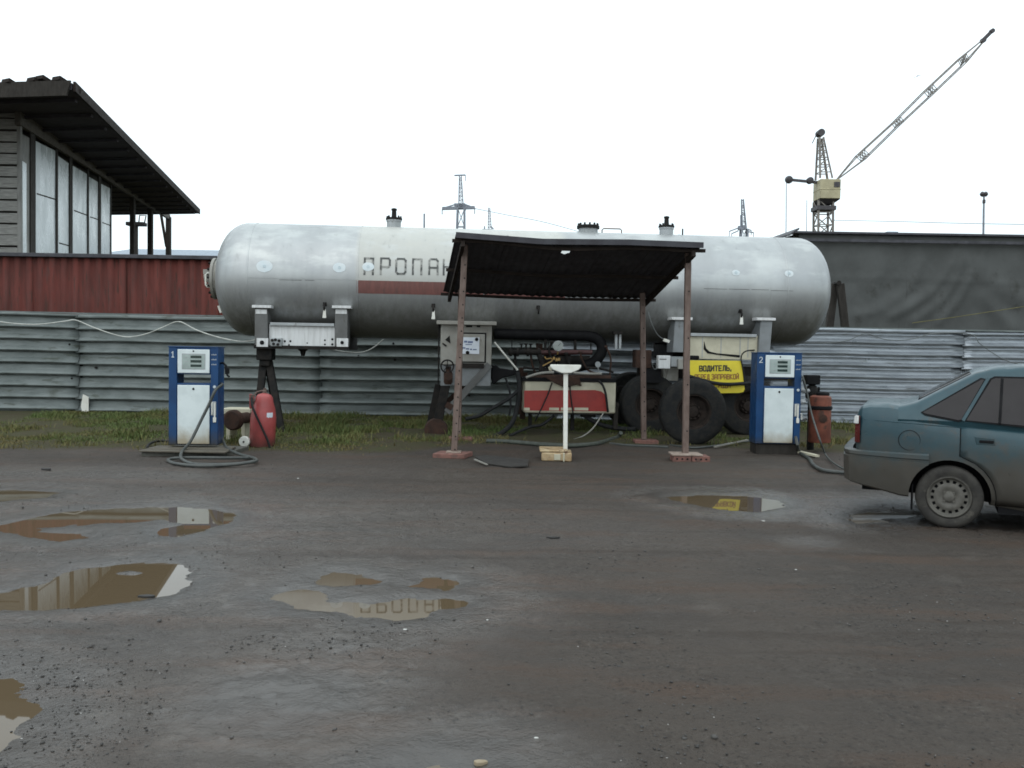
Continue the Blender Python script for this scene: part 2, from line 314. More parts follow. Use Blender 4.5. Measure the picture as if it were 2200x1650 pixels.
def ground_z(X, Y):
    z = (fbm(X, Y, .35, 1, 3) - .5) * .02 + (fbm(X, Y, 2.2, 5, 3) - .5) * .016
    near = 1 - sstep(10, 14, Y)
    z = z + ((fbm(X, Y, 9, 9, 3) - .5) * .026 + (fbm(X, Y, 34, 13, 2) - .5) * .012) * (0.35 + .65 * near)
    z = z + sstep(12.2, 17.5, Y) * .075 + soil_mask(X, Y) * (fbm(X, Y, 3, 21) - .3) * .05
    # tyre ruts
    for y0, a in ((10.45, .012), (9.2, .010), (7.9, .012)):
        z = z - a * np.exp(-((Y - y0 - .12 * np.sin(X * .5)) / .16) ** 2)
    sdm = np.full(X.shape, 9.0)
    sw = (fbm(X, Y, 7, 31, 3) - .5) * .09 + (fbm(X, Y, 26, 35, 2) - .5) * .05
    for q in PUDW: sdm = np.minimum(sdm, sdist(X, Y, q))
    for ix, iy, a, b in ISL:
        r = np.hypot((X - ix) / a, (Y - iy) / b); sdm = np.where(sdm < 0, np.maximum(sdm, (1 - r) * .1), sdm)
    sdm = sdm + sw
    basin = np.clip(sdm * .16, -.05, .013) + WL
    k = sstep(.32, .06, sdm)
    z = z * (1 - k) + (basin + z * .28) * k
    # damp field: wet next to puddles and in drained patches
    wet = .9 * sstep(.9, .0, sdm)
    for px, py, rx, ry, a in ((600, 1500, .75, .8, 1.0), (700, 1400, .8, .8, .8), (720, 1290, 1.4, .9, .85), (330, 1120, 4.2, 2.0, .75), (300, 1250, 3.0, 1.2, .7), (1740, 1165, .4, .35, .5), (1880, 1085, 1.2, .9, .8), (500, 1400, 1.6, .8, .6), (1510, 1305, .2, .09, .4), (620, 1010, 2.6, .8, .35), (180, 1020, 3.0, .9, .6)):
        c = gnd(px, py); wet = np.maximum(wet, a * np.exp(-((X - c.x) / rx) ** 2 - ((Y - c.y) / ry) ** 2))
    return z, sdm, wet
def steps(a, b, f):
    r = [a]
    while r[-1] < b: r.append(r[-1] + f(r[-1]))
    return r
ys = [-60, -30, -12, -5, 0, 1.2, 1.9] + steps(2.4, 14.2, lambda y: .0065 * y) + steps(14.5, 19, lambda y: .25) + [22, 30, 45, 80, 150, 300, 700]
xs = [-700, -250, -120, -60, -30, -18, -13, -10.5] + steps(-9, 9, lambda x: .032 if abs(x) < 6 else .06) + [10.5, 13, 18, 30, 60, 120, 250, 700]
xs = np.array(xs); ys = np.array(ys)
GX, GY = np.meshgrid(xs, ys)
GZ, GSD, GWET = ground_z(GX, GY)
GSOIL = soil_mask(GX, GY)
def np_mesh(name, co_, faces, mat, attrs=None, smooth=False):
    """faces: (n,k) int array with one k"""
    me = bpy.data.meshes.new(name); k = faces.shape[1]; n = len(faces)
    me.vertices.add(len(co_)); me.vertices.foreach_set('co', co_.astype(np.float32).ravel())
    me.loops.add(n * k); me.loops.foreach_set('vertex_index', faces.astype(np.int32).ravel())
    me.polygons.add(n); me.polygons.foreach_set('loop_start', np.arange(0, n * k, k, dtype=np.int32))
    if smooth: me.polygons.foreach_set('use_smooth', np.ones(n, bool))
    for an, av_ in (attrs or {}).items():
        A = me.attributes.new(an, 'FLOAT', 'POINT'); A.data.foreach_set('value', av_.astype(np.float32).ravel())
    me.update(); me.validate(); me.materials.append(mat)
    o = bpy.data.objects.new(name, me); COL.objects.link(o); return o
nx, ny = len(xs), len(ys)
ii, jj = np.meshgrid(np.arange(nx - 1), np.arange(ny - 1)); q0 = (jj * nx + ii).ravel()
gf = np.stack([q0, q0 + 1, q0 + nx + 1, q0 + nx], 1)
def ground_mat():
    m = bpy.data.materials.new('wet_gravel_ground'); m.use_nodes = True; n = m.node_tree.nodes; l = m.node_tree.links; b = n['Principled BSDF']
    P = n.new('ShaderNodeNewGeometry').outputs['Position']
    def at_(nm):
        a = n.new('ShaderNodeAttribute'); a.attribute_name = nm; return a.outputs['Fac']
    wet = at_('wet'); soil = at_('soil')
    big = noise_node(n, l, P, .55, 5, .6); mid = noise_node(n, l, P, 2.8, 6, .65); fine = noise_node(n, l, P, 42, 5, .7); mic = noise_node(n, l, P, 130, 3, .6)
    q = n.new('ShaderNodeMapping'); q.inputs['Scale'].default_value = (.35, 1.5, 1); q.inputs['Rotation'].default_value = (0, 0, .12); l.new(P, q.inputs[0])
    trk = noise_node(n, l, q.outputs[0], 1.6, 6, .65); clod = noise_node(n, l, P, 13, 5, .65)
    c = mixc(n, l, ramp(n, l, big, .35, .65), (.067, .055, .046), (.052, .044, .038))
    c = mixc(n, l, ramp(n, l, trk, .46, .70, 0, .75), c, (.076, .050, .036))
    c = mixc(n, l, ramp(n, l, mid, .30, .46, .6, 0), c, (.086, .075, .065))
    def mul(x, y):
        t = n.new('ShaderNodeMath'); t.operation = 'MULTIPLY'; l.new(x, t.inputs[0])
        if isinstance(y, float): t.inputs[1].default_value = y
        else: l.new(y, t.inputs[1])
        return t.outputs[0]
    patch = noise_node(n, l, P, 1.3, 5, .6); pz = ramp(n, l, patch, .40, .62, .15, 1)
    c = mixc(n, l, mul(ramp(n, l, clod, .54, .72, 0, .6), pz), c, (.022, .019, .017))
    c = mixc(n, l, mul(ramp(n, l, clod, .30, .46, .45, 0), pz), c, (.092, .082, .069))
    c = mixc(n, l, mul(ramp(n, l, fine, .54, .66, 0, .8), pz), c, (.016, .014, .013))
    c = mixc(n, l, mul(ramp(n, l, fine, .32, .44, .6, 0), pz), c, (.115, .103, .091))
    rut = n.new('ShaderNodeMapping'); rut.inputs['Scale'].default_value = (.22, 4.2, 1); rut.inputs['Rotation'].default_value = (0, 0, -.10); l.new(P, rut.inputs[0])
    c = mixc(n, l, ramp(n, l, noise_node(n, l, rut.outputs[0], 1.0, 4, .55, .4), .54, .68, 0, .55), c, (.038, .029, .023))
    c = mixc(n, l, ramp(n, l, wet, .70, .90, 0, .5), c, (.026, .023, .020))
    c = mixc(n, l, ramp(n, l, mic, .68, .74, 0, .7), c, (.14, .13, .125))
    sc = mixc(n, l, ramp(n, l, mid, .35, .65), (.060, .050, .032), (.055, .056, .026))
    c = mixc(n, l, soil, c, sc)
    l.new(c, b.inputs['Base Color'])
    w1 = n.new('ShaderNodeMath'); w1.operation = 'MULTIPLY_ADD'; l.new(mid, w1.inputs[0]); w1.inputs[1].default_value = .55; l.new(wet, w1.inputs[2])
    wr = ramp(n, l, w1.outputs[0], .30, 1.05, .70, .17)
    rr = n.new('ShaderNodeMath'); rr.operation = 'MULTIPLY_ADD'; l.new(soil, rr.inputs[0]); rr.inputs[1].default_value = .35; l.new(wr, rr.inputs[2])
    l.new(rr.outputs[0], b.inputs['Roughness'])
    l.new(ramp(n, l, w1.outputs[0], .45, 1.15, .18, .62), b.inputs['Specular IOR Level'])
    hs = n.new('ShaderNodeMath'); hs.operation = 'MULTIPLY_ADD'; l.new(clod, hs.inputs[0]); hs.inputs[1].default_value = 1.6; l.new(fine, hs.inputs[2])
    bn = n.new('ShaderNodeBump'); bn.inputs['Distance'].default_value = .028; l.new(hs.outputs[0], bn.inputs['Height'])
    l.new(ramp(n, l, wet, .2, 1, .85, .30), bn.inputs['Strength']); l.new(bn.outputs[0], b.inputs['Normal'])
    return m
g = np_mesh('ground', np.stack([GX, GY, GZ], -1).reshape(-1, 3), gf, ground_mat(), {'wet': GWET, 'soil': GSOIL}, True)
tag(g, kind='structure')
mw = bpy.data.materials.new('muddy_water'); mw.use_nodes = True; _b = mw.node_tree.nodes['Principled BSDF']
_b.inputs['Base Color'].default_value = (.090, .066, .040, 1); _b.inputs['Roughness'].default_value = .015; _b.inputs['IOR'].default_value = 1.36
for kq, q in enumerate(PUDW):
    P_ = np.array(q); lo = P_.min(0) - .25; hi = P_.max(0) + .25
    gx = np.arange(lo[0], hi[0] + .07, .07); gy = np.arange(lo[1], hi[1] + .07, .07); A, B = np.meshgrid(gx, gy)
    sd = sdist(A, B, q); k = len(gx); keep = []
    mx = np.minimum(np.minimum(sd[:-1, :-1], sd[1:, :-1]), np.minimum(sd[:-1, 1:], sd[1:, 1:])) < .10
    jj, ii = np.nonzero(mx); q0 = jj * k + ii
    fc = np.stack([q0, q0 + 1, q0 + k + 1, q0 + k], 1); us, inv = np.unique(fc, return_inverse=True)
    V3 = np.stack([A.ravel()[us], B.ravel()[us], np.full(len(us), WL - .0007 * kq)], 1)
    tag(np_mesh('puddle', V3, inv.reshape(fc.shape), mw), kind='structure')
def gz(x, y):
    return float(ground_z(np.array([[x]]), np.array([[y]]))[0][0, 0])
# ---- loose gravel (uncountable)
def attr_mat(name, stops, rough, spec=.4, trans=0.0):
    m = bpy.data.materials.new(name); m.use_nodes = True; n = m.node_tree.nodes; l = m.node_tree.links; b = n['Principled BSDF']
    a = n.new('ShaderNodeAttribute'); a.attribute_name = 'tone'; r = n.new('ShaderNodeValToRGB'); l.new(a.outputs['Fac'], r.inputs[0])
    e = r.color_ramp.elements
    e[0].position = stops[0][0]; e[0].color = (*stops[0][1], 1); e[1].position = stops[-1][0]; e[1].color = (*stops[-1][1], 1)
    for p, c in stops[1:-1]: x = e.new(p); x.color = (*c, 1)
    l.new(r.outputs[0], b.inputs['Base Color']); b.inputs['Roughness'].default_value = rough; b.inputs['Specular IOR Level'].default_value = spec
    return m
bm = bmesh.new(); bmesh.ops.create_icosphere(bm, subdivisions=1, radius=1); ICO = np.array([v.co[:] for v in bm.verts]); ICF = np.array([[v.index for v in f.verts] for f in bm.faces]); bm.free()
ns = 26000
Yg = 2.7 * (13.2 / 2.7) ** rng.random(ns); Xg = (rng.random(ns) - .5) * 2 * np.minimum(.64 * Yg + .3, 8.8)
cl_ = fbm(Xg, Yg, 1.3, 60, 4); left = np.exp(-((Xg + 1.5) / 1.0) ** 2 - ((Yg - 3.9) / .9) ** 2)
kp = rng.random(ns) < np.clip((cl_ - .50) * 4.0 + left * np.clip((cl_ - .38) * 6, 0, 1), .03, 1); Xg = Xg[kp]; Yg = Yg[kp]
zg, sdg, _w = ground_z(Xg[None], Yg[None]); zg = zg[0]; sdg = sdg[0]; kp = sdg > -.03; Xg, Yg, zg = Xg[kp], Yg[kp], zg[kp]; ns = len(Xg)
rs = .0024 + .0062 * rng.random(ns) ** 4 + (rng.random(ns) < .008) * .006
sc3 = rs[:, None] * (.6 + .8 * rng.random((ns, 3))); sc3[:, 2] *= .7
ang = rng.random(ns) * 2 * PI; jit = 1 + (rng.random((ns, 12)) - .5) * .5
V = ICO[None] * jit[..., None] * sc3[:, None]; ca, sa = np.cos(ang)[:, None], np.sin(ang)[:, None]
V = np.stack([V[..., 0] * ca - V[..., 1] * sa + Xg[:, None], V[..., 0] * sa + V[..., 1] * ca + Yg[:, None], V[..., 2] + (zg + rs * .25)[:, None]], -1)
tone = np.repeat(np.where((rng.random(ns) < .03) & (rs < .0045), .9 + .1 * rng.random(ns), .62 * rng.random(ns)), 12)
o = np_mesh('gravel', V.reshape(-1, 3), (ICF[None] + (np.arange(ns) * 12)[:, None, None]).reshape(-1, 3),
            attr_mat('gravel_stones', [(0, (.020, .018, .017)), (.4, (.040, .037, .034)), (.66, (.070, .065, .060)), (.9, (.20, .19, .18)), (1, (.42, .41, .39))], .55), {'tone': tone}, True)
tag(o, 'loose dark gravel and grit scattered over the wet yard', 'gravel', kind='stuff')
# ---- grass on the verge
def blades(n, X, Y, hmin, hmax, tone):
    z = ground_z(X[None], Y[None])[0][0]; h = (hmin + (hmax - hmin) * rng.random(n) ** 2) * (.45 + 1.3 * sstep(.42, .68, fbm(X, Y, 1.9, 55, 3))); a = rng.random(n) * 2 * PI; w = .004 + .005 * rng.random(n)
    ln = h * (.3 + .8 * rng.random(n)); b = rng.random(n) * 2 * PI; dx, dy = np.cos(a) * w, np.sin(a) * w; lx, ly = np.cos(b) * ln, np.sin(b) * ln
    z0 = z - .01
    P = [np.stack([X - dx, Y - dy, z0], 1), np.stack([X + dx, Y + dy, z0], 1),
         np.stack([X + dx * .7 + lx * .4, Y + dy * .7 + ly * .4, z + h * .65], 1), np.stack([X - dx * .7 + lx * .4, Y - dy * .7 + ly * .4, z + h * .65], 1), np.stack([X + lx, Y + ly, z + h], 1)]
    V = np.stack(P, 1).reshape(-1, 3); o5 = np.arange(n)[:, None] * 5
    T = np.concatenate([o5 + np.array([[0, 1, 2]]), o5 + np.array([[0, 2, 3]]), o5 + np.array([[3, 2, 4]])], 0)
    return V, T, np.repeat(tone, 5)
ng = 230000
Xg = -9 + 18 * rng.random(ng); Yg = 12.0 + 6.2 * rng.random(ng)
sm = soil_mask(Xg, Yg); dens = fbm(Xg, Yg, 1.5, 77, 4)
lush = np.exp(-((Xg + 4.5) / 3.2) ** 2) * .18 + .12 * sstep(15.5, 17.5, Yg)
sm2 = soil_mask(Xg, Yg - .9) * .6 + .4 * soil_mask(Xg, Yg - .35)
kp = rng.random(ng) < np.clip(sm * (.25 + .75 * sm2) * ((dens + lush - .47) * 3.8), .0, 1)
Xg, Yg, dens = Xg[kp], Yg[kp], dens[kp]; ng = len(Xg)
tn = np.clip(fbm(Xg, Yg, .8, 91, 3) - .38 * (1 - soil_mask(Xg, Yg - .8)) + (rng.random(ng) - .5) * .5, 0, 1)
V, T, tn5 = blades(ng, Xg, Yg, .012, .085, tn)
o = np_mesh('grass', V, T, attr_mat('verge_grass', [(0, (.135, .108, .050)), (.35, (.120, .112, .042)), (.62, (.090, .112, .037)), (1, (.092, .135, .045))], .7, .15), {'tone': tn5})
tag(o, 'short trampled green grass on the muddy verge before the fence', 'grass', kind='stuff')
# ================================================================== FENCE of horizontal corrugated sheets
def fence_run(root, P0, P1, z0, z1a, z1b, mat, pitch=.236, ph=0.0, seed=0, flat=False, off=0.0):
    """one corrugated sheet between two plan points; ribs run level"""
    P0 = Vector((P0[0], P0[1])); P1 = Vector((P1[0], P1[1])); d = (P1 - P0); ln = d.length; d.normalize(); nrm = Vector((d.y, -d.x))
    prof = []; z = 0.0; H_ = z1a - z0
    k = 0
    while True:
        b = ph + k * pitch
        for dz, yy in (((0, .0), (.004, .078), (.020, .082), (.098, .008), (.130, 0.0), (.196, -.004), (.201, -.055), (.232, -.055)) if not flat else ((0, .0), (.004, .066), (.024, .070), (.082, .006), (.128, .002), (.134, .012), (.146, .004), (.170, .012), (.178, .002), (.203, -.004), (.207, -.055), (.233, -.055))):
            if 0.0 <= b + dz <= H_: prof.append((b + dz, yy))
        if b > H_: break
        k += 1
    prof = [(0, 0)] + prof + [(H_, prof[-1][1])]
    nu = max(int(ln / .25), 4); r = random.Random(seed); a1, a2, a3 = r.uniform(0, 6), r.uniform(0, 6), r.uniform(0, 6)
    vs = []
    for zz, yy in prof:
        for i in range(nu + 1):
            t = i / nu; s = t * ln
            wob = .012 * math.sin(s * 1.9 + a1) * math.sin(zz * 2.1 + a2) + .006 * math.sin(s * 5.1 + zz * 4 + a3)
            p = P0 + d * s + nrm * (yy + wob + off)
            vs.append((p.x, p.y, z0 + zz * (1 + (z1b - z1a) / H_ * t) + .006 * math.sin(s * 2.3 + a2)))
    w = nu + 1; m = MB(); m.add(vs, [(j * w + i, j * w + i + 1, (j + 1) * w + i + 1, (j + 1) * w + i) for j in range(len(prof) - 1) for i in range(nu)])
    o = m.build('corrugated_sheet', mat, root, sharp=25, fixn=False)
    sm_ = o.modifiers.new('thickness', 'SOLIDIFY'); sm_.thickness = .004; sm_.offset = -1
    return o
def fx(px, Y): return at(px, 760, Y)
fe = thing('metal_fence', 'long fence of level corrugated metal sheets behind the silver tank', 'fence')
edges = [(-420, 17.25), (-120, 17.62), (166, 18.06), (688, 18.1), (1190, 18.13), (1640, 18.16), (2064, 18.18), (2420, 18.2), (2800, 18.22)]
for i in range(len(edges) - 1):
    a = fx(*edges[i]); b = fx(*edges[i + 1]); rt = i >= 4
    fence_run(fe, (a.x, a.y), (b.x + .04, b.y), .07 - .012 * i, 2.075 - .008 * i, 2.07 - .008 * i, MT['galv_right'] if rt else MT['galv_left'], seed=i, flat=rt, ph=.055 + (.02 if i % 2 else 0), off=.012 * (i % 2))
    m = MB(); m.box((a.x + .02, a.y + .06, -.1), (a.x + .08, a.y + .12, 2.0)); m.build('post', MT['dark_steel'], fe)
a = fx(-420, 17.25); b = fx(166, 18.06); c = fx(2800, 18.22)
m = MB(); m.bar((a.x, a.y - .01, 2.085), (b.x, b.y - .01, 2.083), .075, .03)
m.build('top_rail', MT['galv_left'], fe)
m = MB(); m.bar((b.x, b.y - .01, 2.08), (c.x, c.y - .01, 2.02), .075, .03)
m.build('top_rail', MT['galv_left'], fe)
# bolts / small holes in the sheets
for k, (px, py) in enumerate([(149, 740), (154, 813), (845, 738), (848, 773), (770, 765), (1008, 850), (205, 790)]):
    p = at(px, py, 18.02); m = MB(); m.cyl(p, p + Vector((0, .09, 0)), .022, 10); m.build('patch_bolt', MT['dark_steel'], fe)
m = MB(); m.prism([at(178, 847, 17.95), at(190, 853, 17.95), at(190, 884, 17.95), at(176, 889, 17.95), at(174, 872, 17.95)], (0, .02, 0))
single(m, 'plastic_offcut', MT['white'], 'small off white plastic offcut standing against the foot of the fence', 'offcut')
# ---- cables
def sag(pts, n=6):
    """smooth curve through points (Catmull-Rom)"""
    P = [Vector(p) for p in pts]; out = []
    for i in range(len(P) - 1):
        a = P[max(i - 1, 0)]; b = P[i]; c = P[i + 1]; d = P[min(i + 2, len(P) - 1)]
        for j in range(n):
            t = j / n
            out.append(.5 * ((2 * b) + (c - a) * t + (2 * a - 5 * b + 4 * c - d) * t * t + (3 * b - a - 3 * c + d) * t ** 3))
    return out + [P[-1]]
def cable(pts, r, mat, label, name='cable', cat='cable', group=None, n=8):
    m = MB(); m.tube(sag(pts), r, n); return single(m, name, mat, label, cat, group)
cable([at(-160, 700, 17.2), at(-60, 684, 17.3), at(20, 694, 17.45), at(80, 697, 17.6), at(140, 690, 17.72), at(163, 688, 17.8), at(200, 703, 17.85), at(240, 717, 17.85), at(275, 724, 17.85), at(315, 717, 17.85), at(350, 703, 17.85), at(384, 691, 17.82), at(420, 708, 17.6), at(460, 722, 17.0), at(505, 732, 16.2), at(532, 733, 15.4), at(552, 729, 14.75)], .011, MT['cable_white'], 'pale cable looping along the left fence to the tank saddle', group='cables along the fence')
cable([at(690, 745, 16.9), at(735, 755, 17.4), at(775, 757, 17.8), at(800, 748, 17.85), at(824, 729, 17.9)], .011, MT['cable_white'], 'short pale cable drooping under the tank right of the white saddle beam', group='cables along the fence')
cable([at(1730, 736, 17.9), at(1770, 737, 17.9), at(1820, 732, 17.9), at(1858, 717, 17.9), at(1900, 729, 17.9), at(1935, 731, 17.9), at(1965, 727, 17.9), at(2010, 716, 17.9), at(2085, 718, 17.9), at(2105, 738, 17.85), at(2140, 763, 17.8), at(2175, 779, 17.7), at(2240, 790, 17.6)], .009, MT['cable_grey'], 'grey cable sagging along the bright right fence above the car', group='cables along the fence')
m = MB(); m.tube(sag([at(1960, 694, 20.5), at(2040, 683, 20.5), at(2120, 671, 20.5), at(2320, 640, 20.5)]), .008, 6)
single(m, 'rope', M('yellow_rope', (.13, .115, .035), .7, 0, bump=(0, 1)), 'thin yellow rope slanting across the grey tarpaulin', 'rope')
# ================================================================== RED CORRUGATED WALL behind the left fence
rw = thing('red_wall', 'dark red wall of upright corrugated sheets behind the left fence', 'wall', (0, 20, 0))
x = at(-330, 600, 20).x; k = 0; xe = at(760, 600, 20).x; pan = 0
while x < xe:
    wide = x < at(322, 600, 20).x; p = .262 if wide else .137; nrib = 8 if wide else 12; vs = []
    for i in range(nrib):
        for dx, dy in ((0, 0), (p * .38, 0), (p * .5, -.035), (p * .88, -.035)): vs.append((x + i * p + dx, dy + .008 * (pan % 2)))
    vs.append((x + nrib * p + .02, .008 * (pan % 2)))
    n_ = len(vs); zt = 3.41 + random.uniform(-.012, .012)
    m = MB(); m.add([(a, b, .1) for a, b in vs] + [(a, b, zt) for a, b in vs], [(i, i + 1, n_ + i + 1, n_ + i) for i in range(n_ - 1)])
    o = m.build('wall_sheet', MT['red_wall'], rw, sharp=20, fixn=False); so_ = o.modifiers.new('thickness', 'SOLIDIFY'); so_.thickness = .004
    x += nrib * p; pan += 1
m = MB(); m.box((at(-330, 600, 20).x, -.10, 3.39), (xe, .06, 3.475)); m.build('coping', MT['roof_edge'], rw, bev=.008)
# ---- low pale roof glimpsed beyond the red wall
fb = thing('distant_shed', 'low shed with pale blue grey roof just above the red wall', 'shed', (at(350, 560, 55).x, 56, 0))
a = at(150, 536, 55); b = at(640, 538, 55); ox = fb.location
m = MB(); m.prism([(a.x - ox.x, -1, a.z - .50), (a.x - ox.x, 8, a.z + 1.05), (a.x - ox.x, 8, a.z + .85), (a.x - ox.x, -1, a.z - .7)], (b.x - a.x, 0, 0)); m.build('roof', MT['far_roof'], fb)
m = MB(); m.box((a.x - ox.x + .3, -.5, 0), (b.x - ox.x - .3, 7.5, a.z - .6)); m.build('wall', MT['fascia'], fb)
# ================================================================== WOODEN BUILDING on the left
A0 = at(45, 540, 24).xy; dv = Vector((-.2415, 1.0)).normalized()          # corner and direction of the glazed wall
def wt(px, off=0.0):
    """depth at which image column px meets the glazed wall, shifted outwards by off"""
    nrm = Vector((dv.y, -dv.x)); q = A0 + nrm * off; k = ray(px, 600); k = k.x / k.y
    t = (k * q.y - q.x) / (dv.x - k * dv.y); return q.y + dv.y * t
def wp(px, py, off=0.0): return at(px, py, wt(px, off))
wn = Vector((dv.y, -dv.x, 0))
wb = thing('wooden_building', 'weathered two storey timber building with wide overhanging dark roof behind red wall', 'building', (A0.x, A0.y, 0)); BO = Vector((A0.x, A0.y, 0))
def bl(ps): return [Vector(p) - BO for p in ps]
# planked front
zb, zt = 3.1, 7.75; npl = 15; ph_ = (zt - zb) / npl
for i in range(npl):
    z0 = zb + i * ph_; m = MB(); j = random.uniform(-.02, .02)
    m.bar((-7.5, j * .6 - .03, z0 + ph_ / 2), (-.06, j * .6 - .03 + random.uniform(-.01, .01), z0 + ph_ / 2 + random.uniform(-.015, .015)), .05, ph_ - .035 - random.uniform(0, .02)); m.build('plank', MT['wood_grey'], wb, bev=.008)
m = MB(); m.box((-7.5, .06, 0), (-.06, .2, 7.9)); m.build('wall', MT['wood_dark'], wb)
m = MB(); m.bar((-.01, -.02, 0), (-.01, -.02, 7.55), .10, .10); m.build('corner_post', MT['pale_board'], wb, bev=.01)
# glazed side wall: back panel, then panes, mullions
e1 = wp(243, 540); z_top = lambda px: wp(px, 250 + (px - 45) * .70).z
m = MB(); q0_ = wp(46, 600, -.25); q1_ = wp(240, 600, -.25)
m.prism(bl([(q0_.x, q0_.y, 0), (q1_.x, q1_.y, 0), (q1_.x, q1_.y, 8.6), (q0_.x, q0_.y, 8.0)]), -wn * .12); m.build('side_wall', MT['wood_dark'], wb)
def panel(name, x0, x1, yt0, yt1, yb0, yb1, mat, off=0.0, th=.04):
    ps = [wp(x0, yb0, off), wp(x1, yb1, off), wp(x1, yt1, off), wp(x0, yt0, off)]
    m = MB(); m.prism(bl(ps), -wn * th); return m.build(name, mat, wb)
panel('side_panel', 46, 64, 287, 297, 560, 560, MT['pale_board'], -.02)
panel('pane', 47, 57, 345, 352, 558, 558, MT['pane'], .005, .02)
for (x0, x1, a, b_) in ((77, 121, 303, 325), (125, 149, 335, 352), (156.5, 188.5, 356, 375), (191.5, 212, 380, 392), (217.5, 238.5, 395, 406)):
    panel('pane', x0, x1, a, b_, 558, 557, MT['pane'], -.02, .02)
for x0, x1 in ((66, 76.5), (121.3, 125), (150, 156), (188.9, 191.4), (212.5, 217), (238.6, 240)):
    panel('mullion', x0, x1, 262 + (x0 - 45) * .69, 262 + (x1 - 45) * .69, 560, 560, MT['wood_dark'], .012, .06)
for x0, x1, y0, y1 in ((78, 120, 416, 429), (126, 148, 522, 528), (158, 188, 452, 463), (193, 211, 466, 472), (219, 238, 478, 485)):
    ps = [wp(x0, y0, -.03), wp(x1, y1, -.03)]; m = MB(); m.bar(ps[0] - BO, ps[1] - BO, .03, .04); m.build('glazing_bar', MT['wood_dark'], wb)
# head board / wall plate along the top, running on past the wall to the posts
ps = [wp(44, 268, .06), wp(241, 392, .06), wp(366, 472, .06), wp(366, 462, .06), wp(241, 372, .06), wp(44, 236, .06)]
m = MB(); m.prism(bl(ps), -wn * .14); m.build('wall_plate', MT['fascia'], wb)
for px, yt in ((285, 424), (323, 448), (362, 466)):
    p = wp(px, 560); q = wp(px, yt); w_ = .0048 * p.y
    m = MB(); m.bar(Vector((p.x, p.y, 0)) - BO, Vector((p.x, p.y, q.z)) - BO, w_, w_); m.build('post', MT['wood_dark'], wb)
    if px == 362:
        m = MB(); m.bar(Vector((p.x - .12, p.y, q.z - 1.7)) - BO, Vector((p.x - .35, p.y - .3, q.z + .3)) - BO, w_ * .5, w_ * .5); m.build('brace', MT['wood_dark'], wb)
# roof slab
C1 = at(155, 193, 21.5); C2 = at(427, 459, 48.8); C3 = at(236, 474, 49.5); C0 = at(-170, 214, 21.6); C4 = Vector((C3.x - 14, 50, C3.z))
C0b = Vector((C0.x - 5, 21.8, C0.z))
m = MB(); m.prism(bl([C0b, C1, C2, C4]), (0, 0, .16)); m.build('roof', MT['soffit'], wb, fixn=True)
m = MB(); nE = Vector((.97, .23, 0)) * .02
m.prism(bl([C1 + nE - Vector((0, 0, .03)), C2 + nE - Vector((0, 0, .03)), C2 + nE + Vector((0, 0, .24)), C1 + nE + Vector((0, 0, .2))]), (.06, 0, 0)); m.build('eave_board', MT['purlin'], wb)
m = MB(); m.prism(bl([C0b + Vector((0, -.03, -.20)), C1 + Vector((-.1, -.03, -.16)), C1 + Vector((0, -.03, .20)), C0b + Vector((0, -.03, .2))]), (0, -.06, 0)); m.build('front_board', MT['wood_dark'], wb)
for i in range(16):                                                     # rafters across the soffit
    t = (i + .5) / 16; p = C1.lerp(C2, t); q = C0b.lerp(C4, t); q = p.lerp(q, .82)
    m = MB(); m.bar(p - BO - Vector((.12, 0, .07)), q - BO - Vector((0, 0, .07)), .12, .07); m.build('rafter', MT['soffit'], wb)
for px, py, l_ in ((28, 198, .5), (82, 195, .75), (100, 191, .8), (136, 193, .5)):      # boards left lying on the roof edge
    p = at(px, py, 21.6); m = MB(); m.bar(p - BO + Vector((.14, .40, .06)), p - BO + Vector((-.12, -.12, .24)), .28, .10); m.build('loose_board', MT['purlin'], wb)
p = wp(293, 482, -2.5)
fl = thing('flood_lamp', 'dark floodlight on a post under the timber building roof', 'lamp', (p.x, p.y, 0))
m = MB(); m.bar((0, 0, 2.0), (0, 0, p.z), .16, .16); m.build('pole', MT['wood_dark'], fl)
m = MB(); m.box((-.55, -.3, p.z - .1), (.55, .3, p.z + .12)); m.build('lamp_head', MT['dark_steel'], fl, bev=.03)
m = MB(); m.tube([(.15, 0, p.z + .1), (.2, 0, p.z + .55), (.6, 0, p.z + .55), (.5, 0, p.z + .1)], .04, 6); m.build('bracket', MT['dark_steel'], fl)
# ================================================================== SHED UNDER A TARPAULIN on the right
YT = 23.0
T0 = at(1703, 499, YT); T1 = at(2620, 511, YT)
td = thing('tarpaulin_shed', 'long shed wrapped in slack dark grey tarpaulin behind right fence', 'shed', (T0.x, YT, 0)); TO = Vector((T0.x, YT, 0))
folds = [([(2052, 545), (2020, 600), (1985, 640), (1915, 678)], .16, .10), ([(2064, 560), (2045, 612), (2010, 655), (1965, 688)], .14, .08), ([(2085, 590), (2060, 640), (2020, 690)], .12, .06), ([(1980, 560), (1960, 610), (1900, 660), (1840, 676)], .14, .05), ([(2110, 640), (2150, 680), (2170, 705)], .2, .08), ([(2090, 560), (2130, 610), (2190, 640), (2260, 655)], .25, .06), ([(1752, 540), (1756, 620), (1760, 700)], .15, .04), ([(1895, 515), (1880, 600), (1850, 700)], .3, .05)]
fsegs = []
for pts, wd, am in folds:
    P2 = [at(*q, YT) for q in sag([(x, y, 0) for x, y in pts], 4) for q in [(q.x, q.y)]]
    fsegs.append((np.array([(p.x, p.z) for p in P2]), wd, am))
nu, nv = 150, 60
xs_ = np.linspace(0.16, T1.x - T0.x, nu + 1); zs_ = np.linspace(0, 1, nv + 1); TX, TV = np.meshgrid(xs_, zs_)
ztop = T0.z + (T1.z - T0.z) * TX / (T1.x - T0.x) - .03 + .02 * np.sin(TX * 1.3); TZ = TV * ztop; D = np.zeros(TX.shape)
